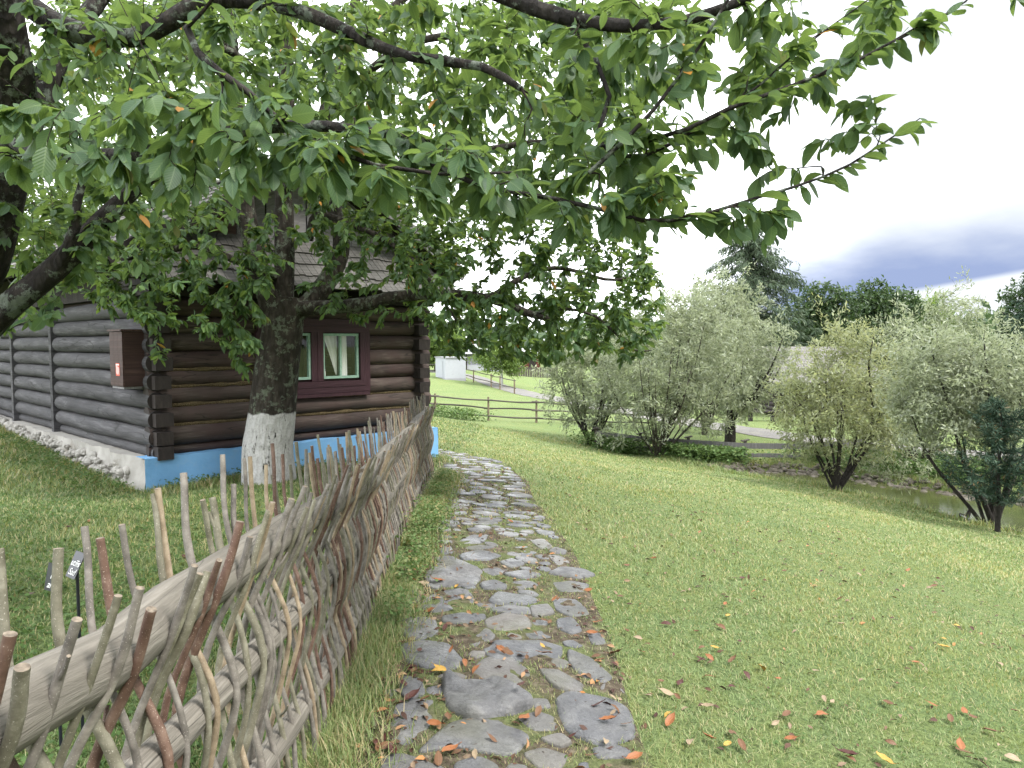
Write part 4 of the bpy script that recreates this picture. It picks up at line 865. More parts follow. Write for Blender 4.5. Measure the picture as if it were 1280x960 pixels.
# near cherry at the left edge, its crown reaching over the viewpoint
rng = np.random.default_rng(55); TB = np.array((-3.25, 4.1, tz(-3.25, 4.1)-.1))
limbs = [([TB, TB+np.array((0, 0, .9)), TB+np.array((.02, 0, 1.75)), P(-28, 330, 4.0), P(2, 230, 3.9), P(20, 150, 3.8), P(12, 60, 3.6), P(-5, -60, 3.4)], .17, .075, .3),
         (pts((14, 190, 3.85), (45, 130, 4.0), (80, 50, 4.2), (120, 0, 4.3), (200, -120, 4.6)), .085, .03, .2),
         (pts((-45, 440, 4.05), (0, 392, 4.0), (60, 345, 4.0), (110, 298, 4.05), (152, 255, 4.1), (200, 215, 4.2), (260, 180, 4.3)), .085, .02, .3),
         (pts((70, 340, 4.0), (95, 290, 3.9), (100, 240, 3.9), (120, 190, 3.9)), .035, .012, .2),
         (pts((40, 5, 3.7), (75, 28, 3.6), (120, 42, 3.5), (170, 45, 3.45), (215, 25, 3.4), (255, 3, 3.4), (320, 2, 3.4), (390, 20, 3.3), (455, 50, 3.2), (510, 70, 3.1), (600, 82, 3.0), (650, 110, 2.9)), .058, .012, .15),
         (pts((10, 165, 3.8), (40, 185, 3.4), (90, 190, 3.1), (180, 190, 2.8), (280, 165, 2.6), (390, 155, 2.5), (480, 165, 2.45), (560, 180, 2.4)), .04, .008, .2),
         (pts((320, 2, 3.4), (420, -60, 3.1), (560, -30, 2.9), (700, 20, 2.7), (830, 30, 2.5), (960, -10, 2.4)), .045, .012, .2),
         (pts((480, 165, 2.45), (560, 215, 2.4), (640, 238, 2.4), (720, 252, 2.4), (800, 274, 2.4), (860, 272, 2.4), (946, 247, 2.4), (1010, 228, 2.42), (1062, 206, 2.44), (1110, 175, 2.46), (1150, 148, 2.48)), .0105, .0018, .1),
         (pts((700, 20, 2.7), (760, 100, 2.6), (745, 180, 2.5), (800, 195, 2.5), (850, 172, 2.5), (895, 145, 2.5), (945, 110, 2.5), (1005, 58, 2.5), (1085, 0, 2.5)), .010, .002, .3),
         (pts((745, 180, 2.5), (830, 172, 2.45), (900, 140, 2.42), (976, 112, 2.4), (1062, 80, 2.4), (1120, 50, 2.4), (1190, 15, 2.4), (1240, -30, 2.4)), .009, .002, .1),
         (pts((735, 215, 2.3), (790, 165, 2.3), (830, 120, 2.3), (865, 70, 2.3), (905, 10, 2.3), (930, -60, 2.3)), .008, .004, .1),
         (pts((235, 35, 2.2), (255, 75, 2.1), (300, 105, 2.1), (350, 150, 2.1), (420, 190, 2.15), (520, 215, 2.2), (640, 215, 2.2)), .012, .004, .1),
         (pts((960, -10, 2.4), (1100, -80, 2.5), (1250, -60, 2.6), (1330, 10, 2.6)), .02, .006, .2)]
def near_leafy(p): return np.where((p[:, 0] > 880) & (p[:, 1] > 60), .55, 1.0)
T = [poly_targets([(0, 135), (90, 135), (210, 95), (330, 110), (430, 150), (560, 160), (650, 190), (620, 250), (560, 265), (490, 255), (430, 240), (330, 225), (210, 250), (130, 225), (0, 225)], 160, 1.95, 2.8, rng),
     poly_targets([(440, 160), (560, 160), (700, 190), (800, 130), (860, 250), (860, 300), (760, 300), (640, 275), (560, 275), (480, 240)], 110, 2.2, 3.4, rng),
     poly_targets([(690, 0), (1000, 0), (1130, 0), (1100, 60), (1040, 110), (960, 150), (880, 200), (840, 270), (760, 250), (700, 200)], 150, 2.2, 3.4, rng),
     poly_targets([(860, 265), (930, 262), (985, 245), (1000, 285), (960, 300), (900, 285)], 9, 2.35, 2.5, rng), poly_targets([(930, 160), (1040, 110), (1100, 150), (1060, 215), (980, 240), (930, 230)], 9, 2.35, 2.6, rng),
     poly_targets([(1070, 70), (1150, 130), (1170, 160), (1090, 210), (1050, 170)], 4, 2.4, 2.55, rng), poly_targets([(1100, 0), (1180, 10), (1170, 50), (1110, 60)], 3, 2.35, 2.5, rng), poly_targets([(1255, -30), (1290, -20), (1280, 8), (1262, 8)], 2, 2.55, 2.65, rng),
     poly_targets([(0, 0), (820, 0), (780, 150), (600, 180), (400, 150), (200, 160), (0, 160)], 640, 3.0, 5.6, rng),
     poly_targets([(0, 200), (200, 190), (230, 260), (160, 330), (90, 360), (60, 400), (0, 420)], 130, 3.8, 5.6, rng), poly_targets([(15, 395), (85, 390), (80, 420), (20, 420)], 4, 3.9, 4.1, rng),
     poly_targets([(0, 230), (230, 200), (330, 230), (250, 330), (60, 370), (0, 330)], 90, 3.9, 5.6, rng),
     poly_targets([(-500, -500), (1050, -500), (1030, -20), (-500, 0)], 270, 1.9, 4.8, rng), poly_targets([(-500, -200), (-20, -200), (-20, 300), (-500, 300)], 90, 3, 6, rng)]
spec = dict(n=10, span=.50, size=.068, tpl=LEAF_HI, hang=.42, yellow=.012, fwd=.8, spread=.34, limbleaf=30, roll=.5, alt=1)
make_tree('cherry_tree', 'near cherry tree at the picture edge whose leafy boughs arch over the fence and path', 'tree', tuple(TB), limbs, np.vstack(T), spec, 'leaf_near', 'bark_near', rng=rng, maxlen=2.2, twigs_r=.009, minr=.0016)

# willows by the pond
def willow(label, basepx, Y, crowns, nstem, seed, leafm='leaf_willow', barkm='bark_grey', size=.10, nt=520, nleaf=26, group=None, stems=None, name='willow_bush', r0=.06, trunk_h=0, span=.75):
    rng = np.random.default_rng(seed); b = P(basepx[0], basepx[1], Y); b[2] = tz(b[0], b[1]); T = []
    for (cx, cy, rx, ry, dy, w) in crowns:
        c = P(cx, cy, Y+dy); s = (Y+dy)/FPX; T.append(blob_targets(c, (rx*s*1.22, max(rx, ry)*s*.85, ry*s*1.1), int(nt*w*1.35), rng, .15))
    T = np.vstack(T); wi = rng.random(len(T)) < .16; cz = T[:, 2].mean(); T[wi, 2] += rng.uniform(.15, .75, wi.sum())*(T[wi, 2] > cz-.2); T = T[T[:, 2] > terr(T[:, 0], T[:, 1])+.25]; limbs = []
    top = b+np.array((0, 0, trunk_h))
    if trunk_h: limbs.append(([b-Z3*.2, b+Z3*trunk_h*.5+np.array((.03, 0, 0)), top], r0*3, r0*2.6, .9))
    hz = T[:, 2].max()-b[2]
    for k in range(nstem):
        tt = T[rng.integers(len(T))]; a = rng.random()*6.28; o = np.array((math.cos(a), math.sin(a), 0))*r0*(1.6 if not trunk_h else .8)
        end = tt.copy(); end[2] = max(end[2], b[2]+hz*.55); e = top+(end-top)*rng.uniform(.75, 1.0)
        limbs.append(([top-Z3*.1+o*.6, top+o+(e-top)*np.array((.30, .30, .22)), top+(e-top)*np.array((.75, .75, .62)), e], r0*rng.uniform(.6, 1.1), .010, .12))
    for st in (stems or []): limbs.append((pts(*st[0]), st[1], .012, .3))
    spec = dict(n=nleaf*1.0, span=1.0, size=size*1.1, tpl=QUADW, hang=.1, fwd=1.1, spread=.6, yellow=0, jit=.07, roll=1.2)
    return make_tree(name, label, 'tree', tuple(b), limbs, T, spec, leafm, barkm, group=group, twig='bark_twig' if barkm == 'bark_dark' else 'bark_grey', rng=rng, maxlen=3.5, sides=3, twigs_r=.009, minr=.004, droop=.05)
QUADW = (np.array([(0, -.03, 0), (.5, -.13, .02), (1, 0, -.05), (.5, .13, .02)], float), np.array([(0, 1, 2, 3)]), np.zeros((4, 2)))
GW = 'willows growing round the pond'
willow('dark stemmed willow bush nearest the rail fence', (740, 557), 25, [(735, 485, 52, 52, 0, .6), (785, 450, 40, 50, .5, .3), (715, 455, 35, 30, .3, .2)], 12, 1, barkm='bark_dark', size=.13, nt=480, nleaf=20, group=GW, r0=.06)
willow('wide rounded willow bush fanning from one base, middle of the bank', (820, 571), 23, [(835, 450, 78, 78, 0, .75), (800, 500, 60, 50, -.3, .25), (885, 490, 50, 50, 0, .25), (860, 400, 50, 40, .3, .2)], 26, 2, size=.12, nt=640, nleaf=22, group=GW, r0=.04)
willow('tall silvery willow rising behind the wide bush', (880, 560), 29, [(880, 420, 55, 70, 0, .7), (915, 450, 35, 70, .3, .4), (905, 380, 40, 30, 0, .2)], 12, 3, size=.15, nt=520, nleaf=22, group=GW, r0=.06)
willow('pollard willow with a short stout dark trunk beside the gravel road', (912, 558), 26, [(935, 450, 52, 62, 0, .8), (920, 500, 30, 28, 0, .2)], 12, 4, barkm='bark_dark', size=.13, nt=460, nleaf=20, group=GW, r0=.07, trunk_h=.95)
willow('yellowish willow bush with open stems on the near pond edge', (1045, 614), 17, [(1050, 500, 66, 80, 0, .7), (1000, 515, 30, 60, .2, .15), (1100, 510, 38, 75, .2, .2), (1060, 430, 40, 26, 0, .1)], 12, 5, leafm='leaf_willow_yellow', barkm='bark_dark', size=.10, nt=560, nleaf=21, group=GW, r0=.045,
       stems=[(((1048, 612, 17), (1065, 585, 17), (1085, 560, 17), (1092, 520, 17), (1086, 460, 17), (1092, 420, 17)), .055)])
willow('large willow over the dark three stemmed base at the lower pond edge', (1242, 655), 14, [(1205, 500, 82, 74, .3, .6), (1165, 480, 55, 62, .6, .25), (1250, 490, 58, 68, .2, .3), (1120, 560, 50, 45, 3.5, .12)], 5, 6, barkm='bark_dark', size=.095, nt=820, nleaf=20, group=GW, r0=.055,
       stems=[(((1240, 652, 14), (1228, 625, 14), (1205, 580, 14.1), (1190, 520, 14.2), (1165, 440, 14.4)), .06), (((1240, 652, 14), (1243, 600, 14), (1238, 520, 14), (1230, 430, 14)), .05), (((1244, 652, 14), (1262, 610, 14), (1280, 560, 14), (1290, 480, 14)), .05)])
willow('feathery willow shoots between the pond and gravel road, behind the large willow', (1150, 590), 21, [(1140, 470, 60, 90, 0, .6), (1190, 400, 30, 40, 0, .2), (1240, 480, 50, 80, 0, .4)], 14, 7, size=.12, nt=420, nleaf=20, group=GW, r0=.04)

# broadleaf background trees
def round_tree(label, cx, basey, Y, crowns, seed, leafm='leaf_dark', size=.30, nt=260, nleaf=26, name='broadleaf_tree', r0=.22, bark='bark_grey', group=None, hz=.35):
    rng = np.random.default_rng(seed); b = P(cx, basey, Y); b[2] = tz(b[0], b[1])-.1; T = []
    s = Y/FPX
    for (x, y, rx, ry, w) in crowns: T.append(blob_targets(P(x, y, Y), (rx*s*1.25, rx*s*1.1, ry*s*1.05), int(nt*w*1.3), rng, .2))
    T = np.vstack(T); T = T[T[:, 2] > b[2]+.8]; zt = T[:, 2].max(); cen = T.mean(0); hzz = b[2]+(zt-b[2])*hz
    limbs = [([b, b*.5+np.array((b[0], b[1], hzz))*.5, np.array((b[0], b[1], hzz)), np.array(((b[0]+cen[0])/2, cen[1], (hzz+zt)/2)), np.array((cen[0], cen[1], zt-.8))], r0, .04, .3)]
    for k in range(7):
        tt = T[rng.integers(len(T))]; a = np.array((b[0], b[1], hzz+(k/7)*(zt-hzz)*.3)); limbs.append(([a, a+(tt-a)*np.array((.4, .4, .6)), a+(tt-a)*.9], r0*.4, .03, .2))
    spec = dict(n=nleaf, span=1.1, size=size, tpl=LEAF_LO, hang=.3, fwd=.3, spread=.9, yellow=0, jit=.16*Y/40, roll=.9)
    return make_tree(name, label, 'tree', tuple(b), limbs, T, spec, leafm, bark, group=group, rng=rng, maxlen=6, sides=3, twigs_r=.02, minr=.012)
GB = 'trees standing beyond the pond'
round_tree('dark rounded tree directly above the grey shingle roof', 1032, 520, 48, [(1032, 410, 42, 55, .7), (1025, 375, 25, 22, .2), (1010, 440, 25, 40, .3)], 31, group=GB, size=.26, nt=260, nleaf=22)
round_tree('dark tree with a domed crown, middle of the far row', 1105, 520, 50, [(1105, 395, 36, 42, .6), (1100, 430, 50, 60, .5), (1088, 385, 22, 28, .2)], 32, group=GB, size=.28)
round_tree('yellow green tree just right of the domed dark tree', 1150, 520, 52, [(1148, 405, 34, 38, .6), (1150, 450, 45, 50, .5)], 33, 'leaf_bright', group=GB, size=.28)
round_tree('tall dark tree cut by the picture edge above the pond', 1300, 540, 42, [(1296, 395, 32, 62, .7), (1300, 470, 50, 60, .5)], 34, group=GB, size=.22)
round_tree('bushy green tree filling the gap behind the pollard willow', 985, 520, 55, [(975, 470, 50, 45, .8)], 35, group=GB)
round_tree('dense green tree behind the white shed', 545, 470, 75, [(545, 432, 30, 28, .8), (520, 425, 30, 30, .4)], 36, 'leaf_bright', size=.32, nt=220)
round_tree('small round tree with a white painted trunk by the farm track', 627, 474, 58, [(622, 448, 26, 17, .8), (640, 455, 14, 12, .2)], 37, 'leaf_bright', size=.2, nt=160, bark='white_bark', r0=.14, name='fruit_tree', hz=.3)
GL = 'trees behind the cottage roof'
round_tree('light green tree behind the far end of the cottage roof', -40, 420, 26, [(20, 230, 120, 110, .8), (-80, 250, 100, 120, .5)], 38, 'leaf_bright', size=.17, nt=330, nleaf=30, group=GL)
round_tree('light green tree showing between the boughs above the roof slope', 170, 420, 30, [(160, 240, 110, 80, .8)], 39, 'leaf_bright', size=.18, nt=260, nleaf=30, group=GL)
round_tree('green tree behind the cottage beyond the roof ridge', 480, 440, 34, [(480, 300, 90, 90, .8)], 40, 'leaf_bright', size=.2, nt=200, nleaf=26, group=GL)

def conifer(label, px, basey, toppy, Y, wpx, seed, mat='needle', nwh=30, name='conifer', droop=.35, nq=16, ql=.28, group=None, gap=.12, qw=.05, up=0):
    rng = np.random.default_rng(seed); b = P(px, basey, Y); b[2] = tz(b[0], b[1])-.1; top = P(px, toppy, Y)[2]; Hh = top-b[2]; Rr = wpx*.5*Y/FPX; root = thing(name, label, 'tree', tuple(b), group)
    tm, cm = MB(), MB(); q = b+np.linspace(0, 1, 14)[:, None]*np.array((0, 0, Hh)); q[:, 0] += .05*vn(q, .4); tube(tm, q, np.linspace(.02*Hh, .01, 14), 8); LP, LD = [], []
    for k in range(nwh):
        h = gap+(1-gap)*(k/nwh)**.95; L0 = Rr*(1-h)**(.45 if name == 'larch_tree' else .75)*1.05+.12
        for j in range(rng.integers(4, 7)):
            a = rng.random()*6.28; L = L0*rng.uniform(.65, 1.12); o = b+np.array((0, 0, Hh*(h+rng.uniform(-.01, .01)))); d = np.array((math.cos(a), math.sin(a), 0))
            f = np.linspace(0, 1, 6); c = o+d*L*f[:, None]+np.array((0, 0, 1))*((-droop*L*f**1.3)+(.25+up)*L*f**2.4)[:, None]; tube(cm, c, np.linspace(.012*Hh/6, .004, 6), 3, mat=1, cap=False)
            n = int(nq*(.4+L/Rr)); ff = rng.random(n)*5; i0 = np.minimum(ff.astype(int), 4); fr = (ff-i0)[:, None]; p = c[i0]*(1-fr)+c[i0+1]*fr; LP.append(p); LD.append(d*.5+rng.normal(size=(n, 3))*.5+np.array((0, 0, -droop*1.4+up)))
    LP = np.vstack(LP); LD = np.vstack(LD); n = len(LP); leaves(cm, QUADN(qw/ql), LP, LD, ql*rng.uniform(.6, 1.2, n), rng.random(n), roll=1.5, rng=rng)
    tm.build('trunk', M['bark_dark'], root); cm.build('crown', [M[mat], M['bark_dark']], root); return root
def QUADN(w): return (np.array([(0, -w, 0), (.6, -w, .0), (1, 0, -.1), (.6, w, .0)], float), np.array([(0, 1, 2, 3)]), np.zeros((4, 2)))
conifer('tall feathery larch standing alone against the white sky', 935, 520, 276, 45, 215, 61, 'needle_pale', nwh=54, nq=105, ql=.46, qw=.034, droop=.6, group=GB, name='larch_tree')
conifer('small pointed spruce tip at the right under the white sky gap', 1252, 520, 385, 50, 60, 62, nwh=26, nq=26, ql=.34, group=GB, name='spruce_tree')
conifer('spruce at the right picture edge behind the large willow', 1285, 540, 330, 38, 110, 63, nwh=30, nq=30, ql=.32, group=GB, name='spruce_tree')
conifer('bluish young pine with dense whorls in front of the pond, right side', 1248, 664, 500, 13.0, 165, 64, 'needle_pine', nwh=15, nq=150, ql=.13, qw=.008, droop=.05, up=.2, name='pine_tree', gap=.26)

# far wood, one mass
rng = np.random.default_rng(77); m = MB(); c = []
for i in range(420):
    a = R(rng.uniform(-62, 62)); d = rng.uniform(105, 150); hgt = rng.uniform(5.0, 9.5); x, y = math.sin(a)*d, math.cos(a)*d; z = -2.2; n = 90
    q = rng.normal(size=(n, 3)); q /= np.linalg.norm(q, axis=1)[:, None]; q *= np.array((3.4, 3.4, hgt*.5))*rng.uniform(.6, 1, (n, 1)); c.append(q+np.array((x, y, z+hgt*.52)))
c = np.vstack(c); leaves(m, LEAF_LO, c, rng.normal(size=c.shape), rng.uniform(1.0, 2.0, len(c)), rng.random(len(c)), roll=1, rng=rng)
tag(m.build('distant_wood', M['leaf_dark']), 'distant wood along the horizon', 'wood', kind='stuff')

# ------------------------------------------------------------------ rail fences, shed, farm buildings, plank fence
def split_fence(name, label, postpx, Y, hgt, rails, posr=.05, railr=.035, two_ext=None):
    ps = [P(px, by, y) for px, by, y in postpx]; root = thing(name, label, 'fence', tuple(ps[0]))
    rn = random.Random(len(ps)); tops = []
    for p in ps:
        p[2] = tz(p[0], p[1]); m = MB(); tube(m, [p-Z3*.2, p+Z3*hgt*.5, p+Z3*(hgt+rn.uniform(-.04, .06))], [posr, posr*.95, posr*.85], 8, rough=.1, capmat=0); m.build('post', M['post'], root)
    for a, b in zip(ps[:-1], ps[1:]):
        d = (b-a)/np.linalg.norm(b-a)
        for h in rails:
            z0, z1 = h+rn.uniform(-.03, .03), h+rn.uniform(-.03, .03); s = np.linspace(-.10, 1.08, 10)[:, None]; q = a+(b-a)*s; q[:, 2] += z0+(z1-z0)*s[:, 0]+.02*np.sin(s[:, 0]*5+h*9); q[:, 1] -= .05*rn.choice((-1, 1)); m = MB(); tube(m, q, railr*(1+.1*vn(q, 2)), 7, rough=.15); m.build('rail', M['split_rail'], root)
    return root
split_fence('rail_fence', 'three rail wooden fence with tan posts crossing the meadow', [(480, 522, 31), (544, 524, 31), (610.5, 526, 31), (670.5, 529.5, 31), (731, 533, 31), (792, 537, 31), (850, 541, 31)], 31, 1.02, (.20, .55, .88))
split_fence('rail_fence', 'far two rail fence running down from the white shed', [(520, 478, 66), (555, 479, 64), (571, 481, 62.5), (592, 483, 60), (614, 486.5, 56.5), (625, 488.5, 54.5), (643, 492, 51)], 57, 1.1, (.42, .95), .055, .035)
def planks():
    ps = [(745, 572, 24), (800, 577, 23.6), (860, 580, 23.3), (931, 578, 23), (993, 576, 23), (1050, 572, 23.6), (1110, 568, 24.6)]
    root = thing('plank_fence', 'low weathered grey plank fence behind the pond bank', 'fence', tuple(P(*ps[2]))); W3 = []
    for px, py, y in ps:
        p = P(px, py, y); p[2] = tz(p[0], p[1]); W3.append(p); m = MB(); tube(m, [p-Z3*.2, p+Z3*.35, p+Z3*.66], [.06, .055, .055], 8, rough=.1); po = m.build('post', M['split_rail'], root)
        m = MB(); obox(m, p+np.array((-.12, -.08, .64)), (.24, 0, .05), (0, .16, 0), (0, 0, .035)); m.build('post_cap', M['split_rail'], root).parent = po
        po2 = root.children[-1] if False else None
    for a, b in zip(W3[:-1], W3[1:]):
        for h, hh in ((.14, .13), (.42, .18)):
            m = MB(); e = b-a; obox(m, a+Z3*h+np.array((0, -.09, 0)), e, (0, .03, 0), (0, 0, hh)); m.build('plank', M['old_plank'], root)
planks()
bpy.context.view_layer.update()
for o in [o for o in bpy.data.objects if o.parent and o.parent.parent and o.parent.parent.type == 'EMPTY' and o.parent.type == 'MESH']:
    pass
def gshed():
    Y = 60; c = P(557, 481, Y); c[2] = tz(c[0], c[1]); s = Y/FPX; root = thing('white_shed', 'small white box shed standing behind the far rail fence', 'shed', tuple(c)); ex = np.array((25*s, .3, 0)); ey = np.array((-16*s, 2.2, 0)); h = 27*s
    m = MB(); obox(m, c, ex, ey, (0, 0, h)); m.build('wall', M['white_paint'], root)
    m = MB(); obox(m, c-ex*.03-ey*.03+Z3*(h+.004), ex*1.06, ey*1.06, Z3*.09); m.build('roof', M['grey_roof'], root)
    m = MB(); obox(m, c+ey*.25+np.array((-.03, -.03, .15)), ey*.5, np.array((.02, .0, 0)), Z3*(h*.8)); m.build('door', M['white_paint'], root)
    m = MB(); obox(m, c-ex*.01-ey*.01-Z3*.2, ex*1.02, ey*1.02, Z3*.32); m.build('plinth', M['grey_roof'], root)
gshed()
def farmhouse():
    Y = 80; s = Y/FPX; c = P(584, 466, Y); c[2] = tz(c[0], c[1]); root = thing('farm_building', 'low grey farm building with white base band beyond the shed', 'building', tuple(c)); ex = np.array((42*s, 1, 0)); ey = np.array((0, 6, 0)); h = 20*s
    m = MB(); obox(m, c+Z3*.5, ex, ey, Z3*(h-.5)); m.build('wall', M['lilac_wall'], root); m = MB(); obox(m, c-ex*.01-np.array((0, .1, .3)), ex*1.02, ey, Z3*.82); m.build('base_band', M['white_paint'], root)
    m = MB(); r0 = c+Z3*(h+.003)-ex*.05-np.array((0, .5, 0)); rx = ex*1.1; ry = np.array((0, 7, 0)); top = Z3*1.6
    box8(m, [r0, r0+rx, r0+rx+ry, r0+ry, r0+ry*.45+top, r0+rx+ry*.45+top, r0+rx+ry*.55+top, r0+ry*.55+top]); m.build('roof', M['grey_roof'], root)
    for k in (.12, .45, .78):
        m = MB(); obox(m, c+ex*k+Z3*.95-np.array((0, .03-.0*k, 0)), ex*.1, np.array((0, .02, 0)), Z3*.5); m.build('window', M['white_paint'], root)
    m = MB(); obox(m, c-ex*.03-np.array((0, .4, 0)), ex*.03, np.array((0, .3, 0)), Z3*h); m.build('corner_post', M['dark_wood'], root)
farmhouse()
def yard_fence():
    Y = 72; s = Y/FPX; a = P(633, 471, Y); a[2] = tz(a[0], a[1]); root = thing('board_fence', 'brown vertical board fence past the small round tree', 'fence', tuple(a)); rn = random.Random(1)
    for k in range(22):
        m = MB(); x = a[0]+k*.24; obox(m, (x, Y, tz(x, Y)-.05), (.2, 0, 0), (0, .04, 0), (0, 0, 1.05+rn.uniform(-.06, .08))); m.build('board', M['split_rail'], root)
    m = MB(); obox(m, (a[0]-.1, Y+.05, a[2]+.7), (5.4, 0, 0), (0, .05, 0), (0, 0, .1)); m.build('rail', M['split_rail'], root)
    Y = 95; b = P(655, 462, Y); b[2] = -2.1; root = thing('red_barn', 'small red barn with grey roof half hidden by leaves', 'building', tuple(b)); m = MB(); obox(m, b, (2.2, 0, 0), (0, 4, 0), Z3*1.9); m.build('wall', M['red_wall'], root)
    m = MB(); r0 = b+np.array((-.3, -.3, 1.903)); box8(m, [r0, r0+(2.8, 0, 0), r0+(2.8, 4.6, 0), r0+(0, 4.6, 0), r0+(0, 2, 1.0), r0+(2.8, 2, 1.0), r0+(2.8, 2.6, 1.0), r0+(0, 2.6, 1.0)]); m.build('roof', M['grey_roof'], root)
    m = MB(); obox(m, b+np.array((.7, -.05, 0)), (.9, 0, 0), (0, .04, 0), Z3*1.6); m.build('door', M['dark_wood'], root)
yard_fence()
def barn():
    Y = 36; c = P(968, 531, Y); c[2] = tz(c[0], c[1]); root = thing('log_barn', 'dark barn with light grey shingle roof behind the willows', 'barn', tuple(c)); L_ = 5.2; D = 4.5
    m = MB()
    for k in range(8): tube(m, [c+Z3*(.12+k*.22), c+np.array((L_, .6, .12+k*.22))], [.12, .12], 8); tube(m, [c+Z3*(.22+k*.22), c+np.array((-.3, D, .22+k*.22))], [.12, .12], 8)
    m.build('log_wall', M['log_end'], root)
    m = MB(); e = np.array((L_+.9, .6, 0)); n = 8; r = c+np.array((-.5, -.7, 1.75)); rise = np.array((0, 2.9, 1.75)); rn = random.Random(4)
    obox(m, r-Z3*.05, e, rise, Z3*.04, 1)
    for k in range(n):
        x = 0
        while x < 1:
            w = rn.uniform(.02, .03); p0 = r+rise*(k/n)+e*x+Z3*.03; obox(m, p0, e*(w-.002), rise/n*1.2+Z3*-.02, Z3*.02, 0, rn.random()); x += w
    obox(m, r+rise+Z3*-.05, e, np.array((0, 2.9, -1.75)), Z3*.04, 1); m.build('roof', [M['shingle'], M['dark_wood']], root)
    m = MB(); obox(m, c+np.array((2.6, .1, 0)), (1.0, .1, 0), (0, .05, 0), Z3*1.6); m.build('door', M['dark_wood'], root)
    # bench
    Yb = 34; b = P(952, 529, Yb); b[2] = tz(b[0], b[1]); root = thing('wooden_bench', 'low dark wooden bench beyond the gravel road beside the barn', 'bench', tuple(b))
    m = MB(); obox(m, b+np.array((-.75, -.2, .42)), (1.5, 0, 0), (0, .4, 0), Z3*.06); m.build('seat', M['dark_wood'], root)
    for x in (-.6, .48):
        m = MB(); obox(m, b+np.array((x, -.16, -.05)), (.12, 0, 0), (0, .32, 0), Z3*.465); m.build('leg', M['dark_wood'], root)
barn()
# reparent note: post caps carry world offsets already removed
# ------------------------------------------------------------------ pond-side bits
e = P(1222, 652, 14.6); p = np.array((e[0], e[1], tz(e[0], e[1])))
bd = thing('white_board', 'white painted board lying at the lower pond edge beside the three stemmed base', 'board', tuple(p+Z3*.05)); m = MB(); q = P(1207, 650, 14.3); q[2] = max(tz(q[0], q[1]), WATER)+.10; q2 = P(1236, 656, 14.0); q2[2] = max(tz(q2[0], q2[1]), WATER)+.10
obox(m, q, q2-q, np.array((.03, .22, .0)), Z3*.035); m.build('plank', M['white_paint'], bd)
m = MB(); obox(m, q+np.array((0, .1, -.3)), (.05, 0, 0), (0, .05, 0), Z3*.298); obox(m, q2+np.array((-.05, .1, -.3)), (.05, 0, 0), (0, .05, 0), Z3*.298); m.build('support', M['split_rail'], bd)
q = P(1200, 648, 14.6); q[2] = tz(q[0], q[1]); sp = thing('wooden_stump', 'dark split stump sticking up at the pond edge', 'stump', tuple(q)); m = MB(); tube(m, [q-Z3*.1, q+np.array((.02, 0, .2)), q+np.array((.05, 0, .33))], [.10, .09, .06], 9, rough=.25); m.build('stump', M['dark_wood'], sp)
m = MB(); tube(m, [q+np.array((.03, .02, -.1)), q+np.array((.14, .02, .22)), q+np.array((.22, .02, .42))], [.05, .05, .035], 7, rough=.2); m.build('splinter', M['dark_wood'], sp)
q = P(1000, 592, 21.6); q[2] = tz(q[0], q[1])+.12; pl = thing('metal_pipe', 'short pale grey drain pipe poking from the stony bank', 'pipe', tuple(q)); m = MB(); tube(m, [q+np.array((-.2, .1, .04)), q+np.array((.28, -.1, -.06))], [.05, .05], 12); m.build('pipe', M['steel'], pl)
m = MB(); tube(m, [q+np.array((.26, -.095, -.055)), q+np.array((.30, -.105, -.065))], [.062, .062], 12); m.build('collar', M['steel'], pl)
m = MB(); rn = np.random.default_rng(12); cntb = 0
far_sh = np.array([(6.4, 21.9), (7.6, 22.15), (9.2, 21.9), (10.7, 20.4), (11.9, 18.8), (13, 17.6), (17, 14.9)]); fs = spline(far_sh, 200)
for i in range(620):
    c = fs[rn.integers(200)]+rn.normal(size=2)*np.array((.30, .28)); z = tz(*c); r = rn.uniform(.04, .13); blob(m, (c[0], c[1], max(z, WATER-.05)+r*.2), r, i*.9, 0, .6)
tag(m.build('bank_stones', M['bank']), 'loose stones along the far pond bank', 'stones', kind='stuff')
m = MB()
lo = np.array([P(1150, 640, 16.5)[:2], P(1185, 648, 15.2)[:2], P(1215, 656, 14.3)[:2], P(1250, 664, 13.6)[:2], P(1300, 674, 13.0)[:2]]); ls_ = spline(lo, 40)
tube(m, np.c_[ls_, terr(ls_[:, 0], ls_[:, 1])+.03], .05, 7, rough=.3); eo = m.build('edging_log', M['split_rail']); tag(eo, 'thin dark edging log along the lower pond edge', 'log')
